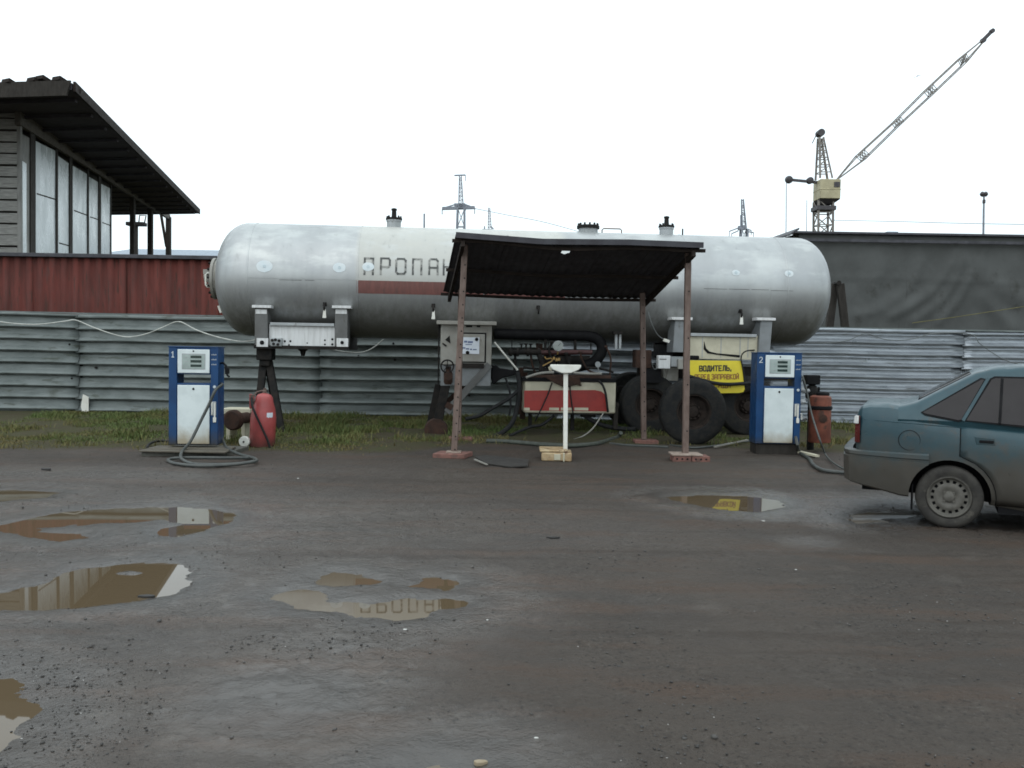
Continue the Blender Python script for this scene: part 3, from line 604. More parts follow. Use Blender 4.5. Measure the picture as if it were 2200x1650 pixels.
for pl, wd, am in fsegs:
    dm = np.full(TX.shape, 9.0)
    for i in range(len(pl) - 1):
        a, b = pl[i], pl[i + 1]; e = b - a; t = np.clip(((TX + T0.x - a[0]) * e[0] + (TZ - a[1]) * e[1]) / (e @ e), 0, 1)
        dm = np.minimum(dm, np.hypot(TX + T0.x - a[0] - t * e[0], TZ - a[1] - t * e[1]))
    D -= am * 1.0 * np.exp(-(dm / wd) ** 2)
D += (fbm(TX + 50, TZ * .5 + 9, .9, 3, 4) - .5) * .13 + (fbm(TX * 1.0 + 9, TZ * .3 + 50, 3.0, 8, 3) - .5) * .05
D *= np.clip((1 - TV) * 6, .15, 1)
for hz_ in (1.55, 3.45): D -= .022 * np.exp(-((TZ - hz_ - .05 * np.sin(TX * .7)) / .05) ** 2)
for hx_ in (1.6, 4.9): D -= .018 * np.exp(-((TX - hx_) / .06) ** 2)
q0 = (np.arange(nv)[:, None] * (nu + 1) + np.arange(nu)[None]).ravel()
o = np_mesh('tarpaulin', np.stack([TX, D, TZ], -1).reshape(-1, 3), np.stack([q0, q0 + 1, q0 + nu + 2, q0 + nu + 1], 1), MT['tarp'], None, True); o.parent = td
so_ = o.modifiers.new('thickness', 'SOLIDIFY'); so_.thickness = .006; so_.offset = 0
wq = T1.x - T0.x
m = MB(); m.box((.02, -.12, T0.z - .03), (wq, .25, T0.z + .02)); m.build('ridge_flashing', MT['roof_edge'], td)
m = MB(); m.box((.1, -.16, T0.z - .24), (wq, -.09, T0.z - .17)); m.build('batten', MT['roof_edge'], td)
G0 = at(1640, 519, 27.5) - TO
m = MB(); m.prism([(.0, .2, 0), (.0, .2, T0.z - .12), (G0.x, G0.y, G0.z - .1), (G0.x, G0.y, 0)], (.12, 0, 0)); m.build('gable_wall', MT['red_wall'], td)
m = MB(); m.prism([(-.10, -.1, T0.z - .10), (.14, -.1, T0.z + .06), (G0.x + .2, G0.y, G0.z + .06), (G0.x - .1, G0.y, G0.z - .1)], (0, 0, .05)); m.build('verge_board', MT['roof_edge'], td)
m = MB(); m.prism([(.14, .1, T0.z - .08), (wq, .1, T0.z - .08), (wq, 9, T0.z - 1.6), (G0.x + .1, G0.y + .1, G0.z - .1)], (0, 0, .06)); m.build('roof', MT['roof_edge'], td)
p = at(1918, 500, YT) - TO; m = MB(); m.box((p.x - .14, 0, T0.z), (p.x + .14, .2, T0.z + .06)); m.build('roof_vent', MT['far_roof'], td)
tr = thing('timber_trestle', 'pair of dark timbers leaning together behind the right fence', 'trestle', (at(1797, 700, 19.2).x, 19.2, 0)); ox = tr.location
for (x0, x1) in ((1783, 1796), (1814, 1802)):
    a = at(x0, 708, 19.2); b = at(x1, 610, 19.2); d_ = (b - a); a0 = a - d_ * (a.z / d_.z)
    m = MB(); m.bar(a0 - ox, b - ox + Vector((0, .08 if x0 < 1790 else -.08, 0)), .15, .12); m.build('leg', MT['wood_dark'], tr, bev=.01)
a = at(1797, 609, 19.2) - ox; m = MB(); m.cyl(a + Vector((0, -.16, 0)), a + Vector((0, .16, 0)), .05, 10); m.build('bolt', MT['dark_steel'], tr)
# ================================================================== CRANE
CY = 80.0
cb = at(1768, 700, CY); cr_ = thing('tower_crane', 'lattice tower crane with raised boom beyond the tarpaulin shed', 'crane', (cb.x, CY, 0)); CO = Vector((cb.x, CY, 0))
def lattice(mb, p, q, w0, w1, n, rc, rb, up=(0, 1, 0)):
    p = Vector(p); q = Vector(q); d = (q - p).normalized(); u = Vector(up); s_ = d.cross(u).normalized(); u = s_.cross(d).normalized()
    cs = [(-1, -1), (1, -1), (1, 1), (-1, 1)]
    def c(i, k): t = i / n; w = (w0 + (w1 - w0) * t) / 2; return p.lerp(q, t) + s_ * cs[k][0] * w + u * cs[k][1] * w
    for k in range(4): mb.bar(c(0, k), c(n, k), rc, rc)
    for i in range(n):
        for k in range(4):
            a, b = (k, (k + 1) % 4) if i % 2 else ((k + 1) % 4, k)
            mb.bar(c(i, a), c(i + 1, b), rb, rb); mb.bar(c(i, k), c(i, (k + 1) % 4), rb, rb)
m = MB(); lattice(m, (0, 0, 0), at(1769, 432, CY) - CO, 1.30, 1.30, 14, .16, .08); m.build('mast', MT['crane'], cr_)
p = at(1777, 412, CY) - CO
m = MB(); m.box((p.x - .95, -1.0, p.z - .75), (p.x + .85, .9, p.z + .95)); m.box((p.x - .98, -1.03, p.z + .02), (p.x + .88, .93, p.z + .10)); m.build('machine_house', MT['crane_cab'], cr_, bev=.05)
m = MB(); m.box((p.x + .25, -1.05, p.z + .25), (p.x + .75, -1.0, p.z + .7)); m.build('window', MT['crane_dark'], cr_)
m = MB(); m.prism([(p.x - .95, -1, p.z - .78), (p.x + .85, -1, p.z - .78), (p.x + .4, -.5, p.z - 1.15), (p.x - .6, -.5, p.z - 1.15)], (0, 1.7, 0)); m.build('slewing_ring', MT['crane_dark'], cr_)
p2 = at(1769, 449, CY) - CO; m = MB(); m.box((p2.x - .85, -.85, p2.z - .18), (p2.x + .85, .85, p2.z + .18)); m.build('mast_collar', MT['crane_dark'], cr_)
m = MB(); tp = at(1762, 290, CY) - CO
for a_, b_ in (((1757, 385), (1759, 296)), ((1783, 385), (1767, 296))):
    for yy in (-.6, .6):
        m.bar(at(*a_, CY) - CO + Vector((0, yy, 0)), at(*b_, CY) - CO + Vector((0, yy * .4, 0)), .15, .15)
for t in (.15, .32, .5, .66, .82):
    l0 = at(1757 + 2 * t, 385 - 89 * t, CY) - CO; l1 = at(1783 - 16 * t, 385 - 89 * t, CY) - CO; l2 = at(1783 - 16 * (t + .15), 385 - 89 * (t + .15), CY) - CO
    for yy in (-.5, .5): m.bar(l0 + Vector((0, yy, 0)), l1 + Vector((0, yy, 0)), .08, .08); m.bar(l0 + Vector((0, yy, 0)), l2 + Vector((0, yy, 0)), .07, .07)
m.build('a_frame', MT['crane'], cr_)
m = MB(); m.cyl(tp + Vector((0, -.4, .15)), tp + Vector((0, .4, .15)), .32, 14); m.bar(tp + Vector((-.3, 0, .1)), at(1745, 308, CY) - CO, .07, .07); m.build('head_pulley', MT['crane_dark'], cr_)
m = MB(); a = at(1756, 392, CY) - CO; b = at(1695, 386, CY) - CO; m.bar(a, b, .22, .22); m.build('counter_arm', MT['crane_dark'], cr_)
m = MB(); m.lathe([(.1, -.35), (.3, -.28), (.36, 0), (.3, .28), (.1, .35)], b, (0, 1, .2), 12); m.build('pulley', MT['crane_dark'], cr_); m = MB(); q_ = at(1740, 388, CY) - CO; m.lathe([(.1, -.3), (.3, -.2), (.3, .2), (.1, .3)], q_, (0, 1, 0), 10); m.build('pulley', MT['crane_dark'], cr_)
# boom
m = MB(); Lp = [(1796, 388), (1843, 333), (1921, 262), (1990, 193), (2064, 124), (2113, 84)]; Up = [(1796, 388), (1855, 344), (1928, 272), (2000, 205), (2070, 138), (2114, 88)]
L3 = [at(*q, CY) - CO for q in Lp]; U3 = [at(*q, CY) - CO for q in Up]
for i in range(5):
    wa, wb_ = [.1, .5, .5, .5, .5, .1][i:i + 2]
    for yy in (-1, 1):
        m.bar(L3[i] + Vector((0, yy * wa, 0)), L3[i + 1] + Vector((0, yy * wb_, 0)), .09, .09); m.bar(U3[i] + Vector((0, yy * wa, 0)), U3[i + 1] + Vector((0, yy * wb_, 0)), .09, .09)
    if i:
        for k in (0, .06, .12):
            a = L3[i].lerp(L3[i + 1], k); b = U3[i].lerp(U3[i + 1], k)
            for yy in (-.5, .5): m.bar(a + Vector((0, yy, 0)), b + Vector((0, yy, 0)), .05, .05)
            m.bar(a + Vector((0, -.5, 0)), b + Vector((0, .5, 0)), .05, .05); m.bar(b + Vector((0, -.5, 0)), a + Vector((0, .5, 0)), .05, .05)
    for k in np.arange(.1, 1, .15):
        a = L3[i].lerp(L3[i + 1], k); b = L3[i].lerp(L3[i + 1], k + .1); w_ = wa + (wb_ - wa) * k
        m.bar(a + Vector((0, -w_, 0)), b + Vector((0, w_, 0)), .035, .035)
        a = U3[i].lerp(U3[i + 1], k); b = U3[i].lerp(U3[i + 1], k + .1); m.bar(a + Vector((0, -w_, 0)), b + Vector((0, w_, 0)), .035, .035)
m.build('boom', MT['crane'], cr_)
m = MB(); m.bar(at(2110, 88, CY) - CO, at(2131, 67, CY) - CO, .3, .3); h = at(2131, 67, CY) - CO; m.cyl(h + Vector((0, -.2, 0)), h + Vector((0, .2, 0)), .2, 10); m.build('boom_head', MT['crane_dark'], cr_)
m = MB(); h = at(2112, 87, CY) - CO; m.cyl(h + Vector((0, -.2, 0)), h + Vector((0, .2, 0)), .22, 10); m.build('hook_block', MT['crane_dark'], cr_)
# ================================================================== PYLONS, poles, lamp, wires, bird
def pylon(px, ytop, Y, wb_, ht_arm, arms, label, topbar=None):
    b = at(px, 700, Y); o = thing('pylon', label, 'pylon', (b.x, Y, 0), 0, 'far electricity pylons'); O = Vector((b.x, Y, 0)); tp = at(px + 2, ytop, Y) - O
    ar = at(px, ht_arm, Y) - O
    m = MB(); lattice(m, (0, 0, 0), (0, 0, ar.z), wb_ * 1.5, wb_ * .8, 8, .30, .12); m.build('lower_mast', MT['far_steel'], o)
    m = MB(); lattice(m, (0, 0, ar.z), tp, wb_ * .55, wb_ * .25, 8, .14, .07); m.build('upper_mast', MT['far_steel'], o)
    m = MB()
    for x0, y0, x1, y1, tk in arms: m.bar(at(x0, y0, Y) - O, at(x1, y1, Y) - O, tk, tk)
    m.build('cross_arm', MT['far_steel'], o)
    m = MB()
    for x0, y0, x1, y1, tk in arms:
        for (xx, yy) in ((x0, y0), (x1, y1)):
            if abs(xx - px) > 12: a = at(xx, yy, Y) - O; m.bar(a, a - Vector((0, 0, 1.0)), .12, .12)
    if m.v: m.build('insulator', MT['far_steel'], o)
    return o
pylon(987, 378, 150, 1.4, 447, [(950, 448, 1020, 446, .5), (976, 440, 1000, 440, .45), (1000, 440, 1020, 447, .25), (950, 448, 976, 440, .2), (976, 377, 1000, 376, .22)], 'tall far pylon with a wide low cross arm above the dark canopy')
pylon(1049, 446, 220, 1.5, 494, [(1036, 494, 1064, 496, .5), (1041, 486, 1041, 496, .3), (1054, 486, 1060, 492, .3)], 'small faint pylon tip just right of the tallest pylon')
pylon(1593, 428, 180, 1.5, 492, [(1567, 497, 1586, 490, .22), (1572, 502, 1586, 496, .22), (1598, 491, 1614, 495, .22), (1604, 497, 1619, 500, .22), (1586, 490, 1600, 490, .8), (1592, 462, 1592, 498, .3)], 'slim far pylon with drooping arms beyond the tank right half')
def pole(px, y0, Y, r, label, name='pole', cat='pole', group='thin far poles'):
    b = at(px, 700, Y); t = at(px + .5, y0, Y); m = MB(); m.tube([(b.x, Y, 0), (b.x + (t.x - b.x) * .5, Y, t.z / 2), tuple(t)], [r, r * .8, r * .5], 8)
    return single(m, name, MT['far_steel'], label, cat, group)
pole(911, 459, 90, .16, 'dark tapering pole showing above the tank left of the pylon')
pole(1689, 388, 85, .07, 'thin pale mast left of the crane below its counter arm')
pole(1733, 430, 85, .06, 'faint thin mast between the gable end and the crane')
b = at(2112, 700, 60); sl = thing('street_lamp', 'thin lamp post with two dark lamp heads right of the crane', 'street lamp', (b.x, 60, 0)); O = Vector((b.x, 60, 0))
t_ = at(2114, 418, 60) - O; m = MB(); m.tube([(0, 0, 0), t_ * .5, t_], [.09, .08, .06], 8); m.build('pole', MT['far_steel'], sl)
for sx_ in (-1, 1):
    q_ = at(2114 + sx_ * 3.2, 417, 60) - O; m = MB(); m.lathe([(.03, -.18), (.14, -.12), (.17, .05), (.06, .16)], q_, (sx_ * .3, -.2, 1), 10); m.build('lamp_head', MT['crane_dark'], sl)
q_ = at(2114, 433, 60) - O; m = MB(); m.lathe([(.05, -.15), (.1, -.1), (.1, .1), (.05, .15)], q_, (0, 0, 1), 8); m.build('junction_box', MT['crane_dark'], sl)
m = MB(); m.tube(sag([at(1790, 473, 70), at(1930, 476, 70), at(2080, 480, 70), at(2420, 486, 70)]), .022, 6); single(m, 'overhead_wire', MT['far_steel'], 'thin overhead wire crossing the sky right of the crane mast', 'wire')
m = MB(); m.tube(sag([at(1020, 448, 150), at(1090, 462, 152), at(1180, 480, 155), at(1320, 520, 160)]), .05, 5); single(m, 'overhead_wire', MT['far_steel'], 'thin wire slanting down to the right from the tall pylon', 'wire')
bp = at(1971, 165, 50); m = MB()
m.grid(lambda u, v: bp + Vector(((u - .5) * .38, (v - .5) * .07 * (1 - abs(2 * u - 1) * .7), .16 * (u - .5) + .05 * (1 - (2 * u - 1) ** 2) + .012 * math.sin(v * PI))), 10, 3)
m.lathe([(.004, -.12), (.025, -.05), (.03, .02), (.012, .1), (.004, .13)], bp + Vector((0, 0, .045)), (.1, 1, .05), 8)
o = single(m, 'bird', MT['bird'], 'small dark bird gliding in the sky left of the crane boom', 'bird'); o.modifiers.new('thickness', 'SOLIDIFY').thickness = .012
# ================================================================== TANK TRAILER
TL = at(470, 601, 15.6); TR = at(1780, 628, 16.5)
TA = math.atan2(TR.y - TL.y, TR.x - TL.x); TC = (TL + TR) / 2
T = Fr((TC.x, TC.y, 0), TA); TZ = (TL.z + TR.z) / 2; RAD = .985
XL = T.l(TL).x; XR = T.l(TR).x - .13
tt = thing('tank_trailer', 'long silver propane tank trailer marked in black Cyrillic letters before the fence', 'tank trailer', T.o, TA)
def th(px, py, yl): return T.hit(px, py, yl)
def cylhit(px, py, R=RAD):
    o = T.l((0, 0, EYE)); d = T.Ri @ ray(px, py); oz = o.z - TZ
    a = d.y ** 2 + d.z ** 2; b = 2 * (o.y * d.y + oz * d.z); c = o.y ** 2 + oz ** 2 - R * R; k = (-b - math.sqrt(max(b * b - 4 * a * c, 0))) / (2 * a)
    p = o + d * k; return p.x, math.atan2(p.z - TZ, -p.y)          # angle up from the near side
def cylp(x, a, R): return Vector((x, -math.cos(a) * R, TZ + math.sin(a) * R))
def tank_mat():
    m = bpy.data.materials.new('silver_tank_paint'); m.use_nodes = True; n = m.node_tree.nodes; l = m.node_tree.links; b = n['Principled BSDF']
    tcn = n.new('ShaderNodeTexCoord'); P = tcn.outputs['Object']; s = n.new('ShaderNodeSeparateXYZ'); l.new(P, s.inputs[0])
    def st(sc, loc=(0, 0, 0)):
        q = n.new('ShaderNodeMapping'); q.inputs['Scale'].default_value = sc; q.inputs['Location'].default_value = loc; l.new(P, q.inputs[0]); return q.outputs[0]
    big = noise_node(n, l, P, 1.1, 6, .6); streak = noise_node(n, l, st((5, 5, .5)), 1.6, 7, .65); blot = noise_node(n, l, st((.8, 1.5, 2.2), (4, 2, 7)), 1.5, 6, .6); ring = noise_node(n, l, st((1.8, .12, .12), (9, 1, 3)), 1.0, 3, .5)
    c = mixc(n, l, ramp(n, l, big, .35, .65), (.42, .435, .435), (.345, .36, .365))
    c = mixc(n, l, ramp(n, l, ring, .40, .60, 0, .45), c, (.30, .31, .315))
    def mth(op, a, b_=None, c_=None):
        q = n.new('ShaderNodeMath'); q.operation = op
        for i, v in enumerate((a, b_, c_)):
            if v is None: continue
            if isinstance(v, (int, float)): q.inputs[i].default_value = v
            else: l.new(v, q.inputs[i])
        return q.outputs[0]
    # the chalky cream coat painted over the middle
    xe = mth('MULTIPLY_ADD', blot, .10, s.outputs[0]); xa, _a = cylhit(768, 560); xb, ab = cylhit(1210, 606); _x, az = cylhit(768, 604)
    inx = mth('MULTIPLY', ramp(n, l, xe, xa - .02, xa + .10), ramp(n, l, xe, xb, xb + .2, 1, 0))
    zz = mth('MULTIPLY_ADD', blot, .02, s.outputs[2]); inz = ramp(n, l, zz, TZ + math.sin(az) * RAD, TZ + math.sin(az) * RAD + .02)
    crm = mth('MULTIPLY', mth('MULTIPLY', inx, inz), ramp(n, l, streak, .2, .7, 1, .72))
    c = mixc(n, l, crm, c, (.43, .43, .395))
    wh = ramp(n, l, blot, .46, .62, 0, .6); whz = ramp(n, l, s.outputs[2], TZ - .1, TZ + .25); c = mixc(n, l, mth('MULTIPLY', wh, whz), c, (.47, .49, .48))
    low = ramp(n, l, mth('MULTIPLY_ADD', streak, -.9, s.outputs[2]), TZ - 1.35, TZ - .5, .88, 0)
    c = mixc(n, l, low, c, (.11, .106, .094))  # dirt on the lower shell, colour deepened to imitate the dark ground's reflection
    c = mixc(n, l, ramp(n, l, streak, .60, .78, 0, .45), c, (.16, .155, .14))
    sp = noise_node(n, l, st((1, 1, .35), (2, 8, 1)), 6, 8, .7); c = mixc(n, l, ramp(n, l, sp, .68, .76, 0, .6), c, (.10, .07, .05))
    l.new(c, b.inputs['Base Color'])
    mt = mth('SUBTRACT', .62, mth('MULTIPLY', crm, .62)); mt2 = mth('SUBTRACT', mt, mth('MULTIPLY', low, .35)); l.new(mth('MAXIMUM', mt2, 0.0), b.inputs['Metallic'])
    l.new(ramp(n, l, streak, .3, .7, .36, .50), b.inputs['Roughness'])
    bn = n.new('ShaderNodeBump'); bn.inputs['Strength'].default_value = .06; bn.inputs['Distance'].default_value = .02; l.new(noise_node(n, l, P, 5, 4), bn.inputs['Height']); l.new(bn.outputs[0], b.inputs['Normal'])
    return m
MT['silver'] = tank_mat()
prof = []; HD = .56
for i in range(15):
    t = i / 14 * PI / 2; prof.append((RAD * math.sin(t) ** .86, HD * (1 - math.cos(t) ** 1.0)))
LEN = XR - XL; k_ = 40
prof += [(RAD, HD + (LEN - 2 * HD) * i / k_) for i in range(1, k_)]
prof += [(r, LEN - h) for r, h in prof[:15][::-1]]
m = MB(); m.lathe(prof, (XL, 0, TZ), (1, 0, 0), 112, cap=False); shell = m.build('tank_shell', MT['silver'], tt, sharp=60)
# weld seams and bands round the shell
for px in (531, 768, 1040, 1290, 1485, 1694):
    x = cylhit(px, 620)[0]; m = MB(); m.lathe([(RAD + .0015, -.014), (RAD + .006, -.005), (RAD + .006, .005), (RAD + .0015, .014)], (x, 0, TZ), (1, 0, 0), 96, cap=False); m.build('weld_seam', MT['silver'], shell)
def wrap(mb, x0, x1, a0, a1, R=RAD + .004, n=6, nx_=2):
    mb.grid(lambda u, v: cylp(x0 + (x1 - x0) * u, a0 + (a1 - a0) * v, R), nx_, n)
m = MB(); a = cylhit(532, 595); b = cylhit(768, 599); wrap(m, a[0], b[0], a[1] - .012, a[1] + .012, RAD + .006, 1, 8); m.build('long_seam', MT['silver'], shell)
dk = M('dark_scrape', (.06, .06, .055), .6, 0, (.10, .10, .095), 9, bump=(0, 1))
for p0, p1, py in ((600, 648, 601), (655, 676, 602), (1512, 1562, 620), (1566, 1610, 621), (1614, 1652, 622), (1656, 1704, 624)):
    a = cylhit(p0, py); b = cylhit(p1, py + 1); m = MB(); wrap(m, a[0], b[0], a[1] - .0035, a[1] + .0035, RAD + .004, 1, 6); m.build('dark_scratch', dk, shell)
# red stripe
a = cylhit(766, 602); b = cylhit(1215, 607); c = cylhit(766, 630)
stripe_m = M('red_stripe_paint', (.170, .066, .056), .6, 0, (.130, .054, .047), 6, (4, 4, .6), dirt=((.09, .05, .045), .58, 7, (3, 3, .5)), bump=(.04, 30))
m = MB(); wrap(m, a[0], b[0], c[1], a[1], RAD + .003, 6, 30); m.build('stripe', stripe_m, shell)
# stroke letters
GL = {'П': [[(0, 0), (0, 1), (.7, 1), (.7, 0)]], 'Р': [[(0, 0), (0, 1), (.6, 1), (.7, .88), (.7, .56), (.6, .45), (0, .45)]],
      'О': [[(.12, 0), (0, .12), (0, .88), (.12, 1), (.58, 1), (.7, .88), (.7, .12), (.58, 0), (.12, 0)]],
      'А': [[(0, 0), (0, .88), (.12, 1), (.58, 1), (.7, .88), (.7, 0)], [(0, .42), (.7, .42)]], 'Н': [[(0, 0), (0, 1)], [(.7, 0), (.7, 1)], [(0, .5), (.7, .5)]],
      'В': [[(0, 0), (0, 1), (.55, 1), (.65, .9), (.65, .62), (.55, .52), (0, .52)], [(.55, .52), (.7, .4), (.7, .12), (.6, 0), (0, 0)]],
      'Д': [[(0, -.14), (0, .04), (.75, .04), (.75, -.14)], [(.12, .04), (.22, 1), (.62, 1), (.62, .04)]], 'И': [[(0, 1), (0, 0), (.7, 1), (.7, 0)]],
      'Й': [[(0, 1), (0, 0), (.7, 1), (.7, 0)], [(.2, 1.22), (.35, 1.14), (.5, 1.22)]], 'Т': [[(0, 1), (.7, 1)], [(.35, 1), (.35, 0)]],
      'Е': [[(.65, 1), (0, 1), (0, 0), (.65, 0)], [(0, .5), (.55, .5)]], 'Л': [[(0, 0), (.12, .1), (.2, 1), (.68, 1), (.68, 0)]], 'Ь': [[(0, 1), (0, 0), (.55, 0), (.68, .12), (.68, .4), (.55, .52), (0, .52)]],
      'З': [[(0, .9), (.12, 1), (.55, 1), (.65, .9), (.65, .62), (.55, .52), (.25, .52)], [(.55, .52), (.7, .4), (.7, .12), (.58, 0), (.12, 0), (0, .1)]],
      'К': [[(0, 0), (0, 1)], [(.65, 1), (0, .48), (.68, 0)]], 'С': [[(.68, .85), (.55, 1), (.12, 1), (0, .88), (0, .12), (.12, 0), (.55, 0), (.68, .15)]], 'Ы': [[(0, 1), (0, 0), (.38, 0), (.45, .1), (.45, .42), (.38, .52), (0, .52)], [(.7, 1), (.7, 0)]],
      ',': [[(.1, .12), (.05, -.15)]], '1': [[(.15, .8), (.38, 1), (.38, 0)], [(.15, 0), (.6, 0)]], '2': [[(0, .82), (.15, 1), (.5, 1), (.65, .84), (.65, .62), (0, 0), (.7, 0)]]}
def strokes(ch, x0, w, wd):
    """quads (in letter space: x across, y 0..1) for each stroke, with a rising layer index"""
    q = []; li = 0
    for pl in GL[ch]:
        for (a, b) in zip(pl[:-1], pl[1:]):
            ax_, ay_, bx_, by_ = a[0] / .7 * w, a[1], b[0] / .7 * w, b[1]; q.append((x0 + ax_, ay_, x0 + bx_, by_, li)); li += 1
    return q
let_m = M('black_letter_paint', (.060, .063, .060), .6, 0, (.27, .27, .25), 9, contrast=(.46, .60), bump=(0, 1))
for ch, p0, p1, y0, y1 in (('П', 783, 801, 555, 589), ('Р', 818, 837, 555, 589), ('О', 851, 871, 556, 588), ('П', 887, 905, 557, 589), ('А', 922, 940, 557, 589), ('Н', 953, 973, 558, 590)):
    xa, aa = cylhit(p0, y1); xb, ab = cylhit(p1, y1); _, at_ = cylhit(p0, y0); m = MB(); sw = .0165
    for (x0, t0, x1, t1, li) in strokes(ch, 0, xb - xa, sw):
        P0 = Vector((xa + x0, (aa + (at_ - aa) * t0) * RAD)); P1 = Vector((xa + x1, (aa + (at_ - aa) * t1) * RAD)); d = (P1 - P0).normalized(); s_ = Vector((-d.y, d.x)) * sw
        A = P0 - d * sw * .9; B = P1 + d * sw * .9; R_ = RAD + .004 + .0005 * li
        m.grid(lambda u, v: (lambda q: cylp(q.x, q.y / RAD, R_))(A.lerp(B, u) + s_ * (2 * v - 1)), 5, 1)
    m.build('letter', let_m, shell)
# pale round paint patches, each with a darker middle
pat = M('pale_patch_paint', (.52, .585, .61), .5, .1, (.56, .60, .61), 8, bump=(.05, 30)); pat2 = M('patch_boss', (.47, .55, .58), .5, .2, bump=(0, 1))
for px, py, rr in ((568, 572, .135), (729, 575, .11), (791, 573, .10), (1581, 586, .07), (1695, 588, .08)):
    x, a = cylhit(px, py); m = MB(); n_ = 20
    m.add([cylp(x, a, RAD + .006)] + [cylp(x + rr * math.cos(2 * PI * i / n_) * random.uniform(.96, 1.03), a + rr * .75 * math.sin(2 * PI * i / n_) * random.uniform(.96, 1.03) / RAD, RAD + .005) for i in range(n_)], [(0, 1 + i, 1 + (i + 1) % n_) for i in range(n_)])
    m.build('paint_patch', pat, shell)
    c = cylp(x, a, RAD); nr = Vector((0, -math.cos(a), math.sin(a))); m = MB(); m.cyl(c, c + nr * .010, .026, 12); m.build('patch_boss', pat2, shell)
x, a = cylhit(1742, 600); m = MB(); m.grid(lambda u, v: cylp(x + .05 * (u - .5) * (1 + .3 * math.sin(v * 9)), cylhit(1742, 620)[1] + (cylhit(1742, 575)[1] - cylhit(1742, 620)[1]) * v, RAD * .986), 1, 8); m.build('paint_patch', pat, shell)
# side hooks with pale tags
for px, py in ((698, 655), (931, 658), (1156, 662), (1590, 670)):
    x, a = cylhit(px, py); c = cylp(x, a, RAD); m = MB(); m.tube([c, c + Vector((0, -.07, .02)), c + Vector((0, -.10, -.05)), c + Vector((.0, -.07, -.10))], .016, 8); m.box((c.x - .03, c.y - .02, c.z - .02), (c.x + .03, c.y + .02, c.z + .05)); hk = m.build('hook', MT['dark_steel'], shell)
    if px != 1156:
        m = MB(); z_ = c.z - .10; m.prism([(c.x - .028, c.y - .085, z_ - .12), (c.x + .034, c.y - .085, z_ - .12), (c.x + .024, c.y - .085, z_ + .02), (c.x - .012, c.y - .085, z_ + .04)], (0, .015, 0)); m.build('tag', MT['white'], hk)
# fittings on top
def top_at(px): return cylhit(px, 560)[0] * 1.0
def topx(px): return T.hit(px, 520, 0).x
for px, big in ((846, True), (1431, True)):
    x = topx(px); zt_ = TZ + RAD
    m = MB(); m.lathe([(.125, -.05), (.125, .10), (.135, .10), (.135, .13)], (x, 0, zt_), (0, 0, 1), 20); tf = m.build('valve_neck', MT['grey_paint'], tt)
    m = MB(); m.lathe([(.145, .13), (.145, .165), (.06, .17), (.045, .19), (.04, .30), (.05, .30), (.05, .33), (.02, .34)], (x, 0, zt_), (0, 0, 1), 16)
    for k in range(8): c_ = Vector((x + .12 * math.cos(k * PI / 4), .12 * math.sin(k * PI / 4), zt_ + .15)); m.cyl(c_, c_ + Vector((0, 0, .05)), .016, 6)
    m.build('safety_valve', MT['dark_steel'], tf)
x = topx(1263); zt_ = TZ + RAD
m = MB(); m.lathe([(.175, -.06), (.175, .07)], (x, 0, zt_), (0, 0, 1), 24); tf = m.build('manhole_neck', MT['grey_paint'], tt)
m = MB(); m.lathe([(.205, .07), (.205, .12), (.19, .13)], (x, 0, zt_), (0, 0, 1), 24)
for k in range(12): c_ = Vector((x + .175 * math.cos(k * PI / 6), .175 * math.sin(k * PI / 6), zt_ + .12)); m.cyl(c_, c_ + Vector((0, 0, .045)), .018, 6)
m.build('manhole_cover', MT['dark_steel'], tf)
xa, xb = topx(1293), topx(1335); m = MB(); m.tube([(xa, 0, zt_ - .02), (xa, 0, zt_ + .06), (xa + .03, 0, zt_ + .085), (xb - .03, 0, zt_ + .085), (xb, 0, zt_ + .06), (xb, 0, zt_ - .02)], .012, 8); m.build('handrail', MT['post'], tt)
x = topx(1466); m = MB(); m.cyl((x, 0, zt_ - .02), (x, 0, zt_ + .12), .014, 8); m.build('vent_pin', MT['dark_steel'], tt)
# manway on the left end
zm = T.hit(460, 598, -.1).z; xm = XL
m = MB(); m.lathe([(.33, .10), (.33, -.03), (.36, -.03), (.36, -.075), (.0, -.075)], (xm, 0, zm), (1, 0, 0), 28); mw_ = m.build('end_flange', MT['cabinet'], tt)
m = MB()
for k in range(14): c_ = Vector((xm - .075, .325 * math.cos(k * PI / 7), zm + .325 * math.sin(k * PI / 7))); m.cyl(c_, c_ - Vector((.045, 0, 0)), .022, 6)
m.build('flange_bolt', MT['dark_steel'], mw_)
m = MB(); m.lathe([(.15, 0), (.15, -.06), (.09, -.10), (.07, -.16)], (xm - .07, -.05, zm + .02), (1, 0, 0), 16); m.box((xm - .2, -.26, zm + .06), (xm - .08, -.1, zm + .14)); m.box((xm - .17, -.2, zm - .16), (xm - .08, -.05, zm - .1)); m.build('end_valve', MT['cabinet'], tt)
p = th(442, 608, -.25); m = MB(); zz = (th(442, 586, -.25).z, th(442, 616, -.25).z); x1 = xm - .05; m.tube([(x1, -.25, zz[0]), (p.x + .03, -.25, zz[0]), (p.x, -.25, zz[0] - .03), (p.x, -.25, zz[1] + .03), (p.x + .03, -.25, zz[1]), (x1, -.25, zz[1])], .016, 8); m.build('grab_handle', MT['white'], tt)
p = th(474, 664, -.3); m = MB(); m.bar((p.x - .02, -.32, p.z + .06), (p.x + .02, -.32, p.z - .06), .06, .02, (0, 1, 0)); m.build('end_tag', MT['white'], tt)
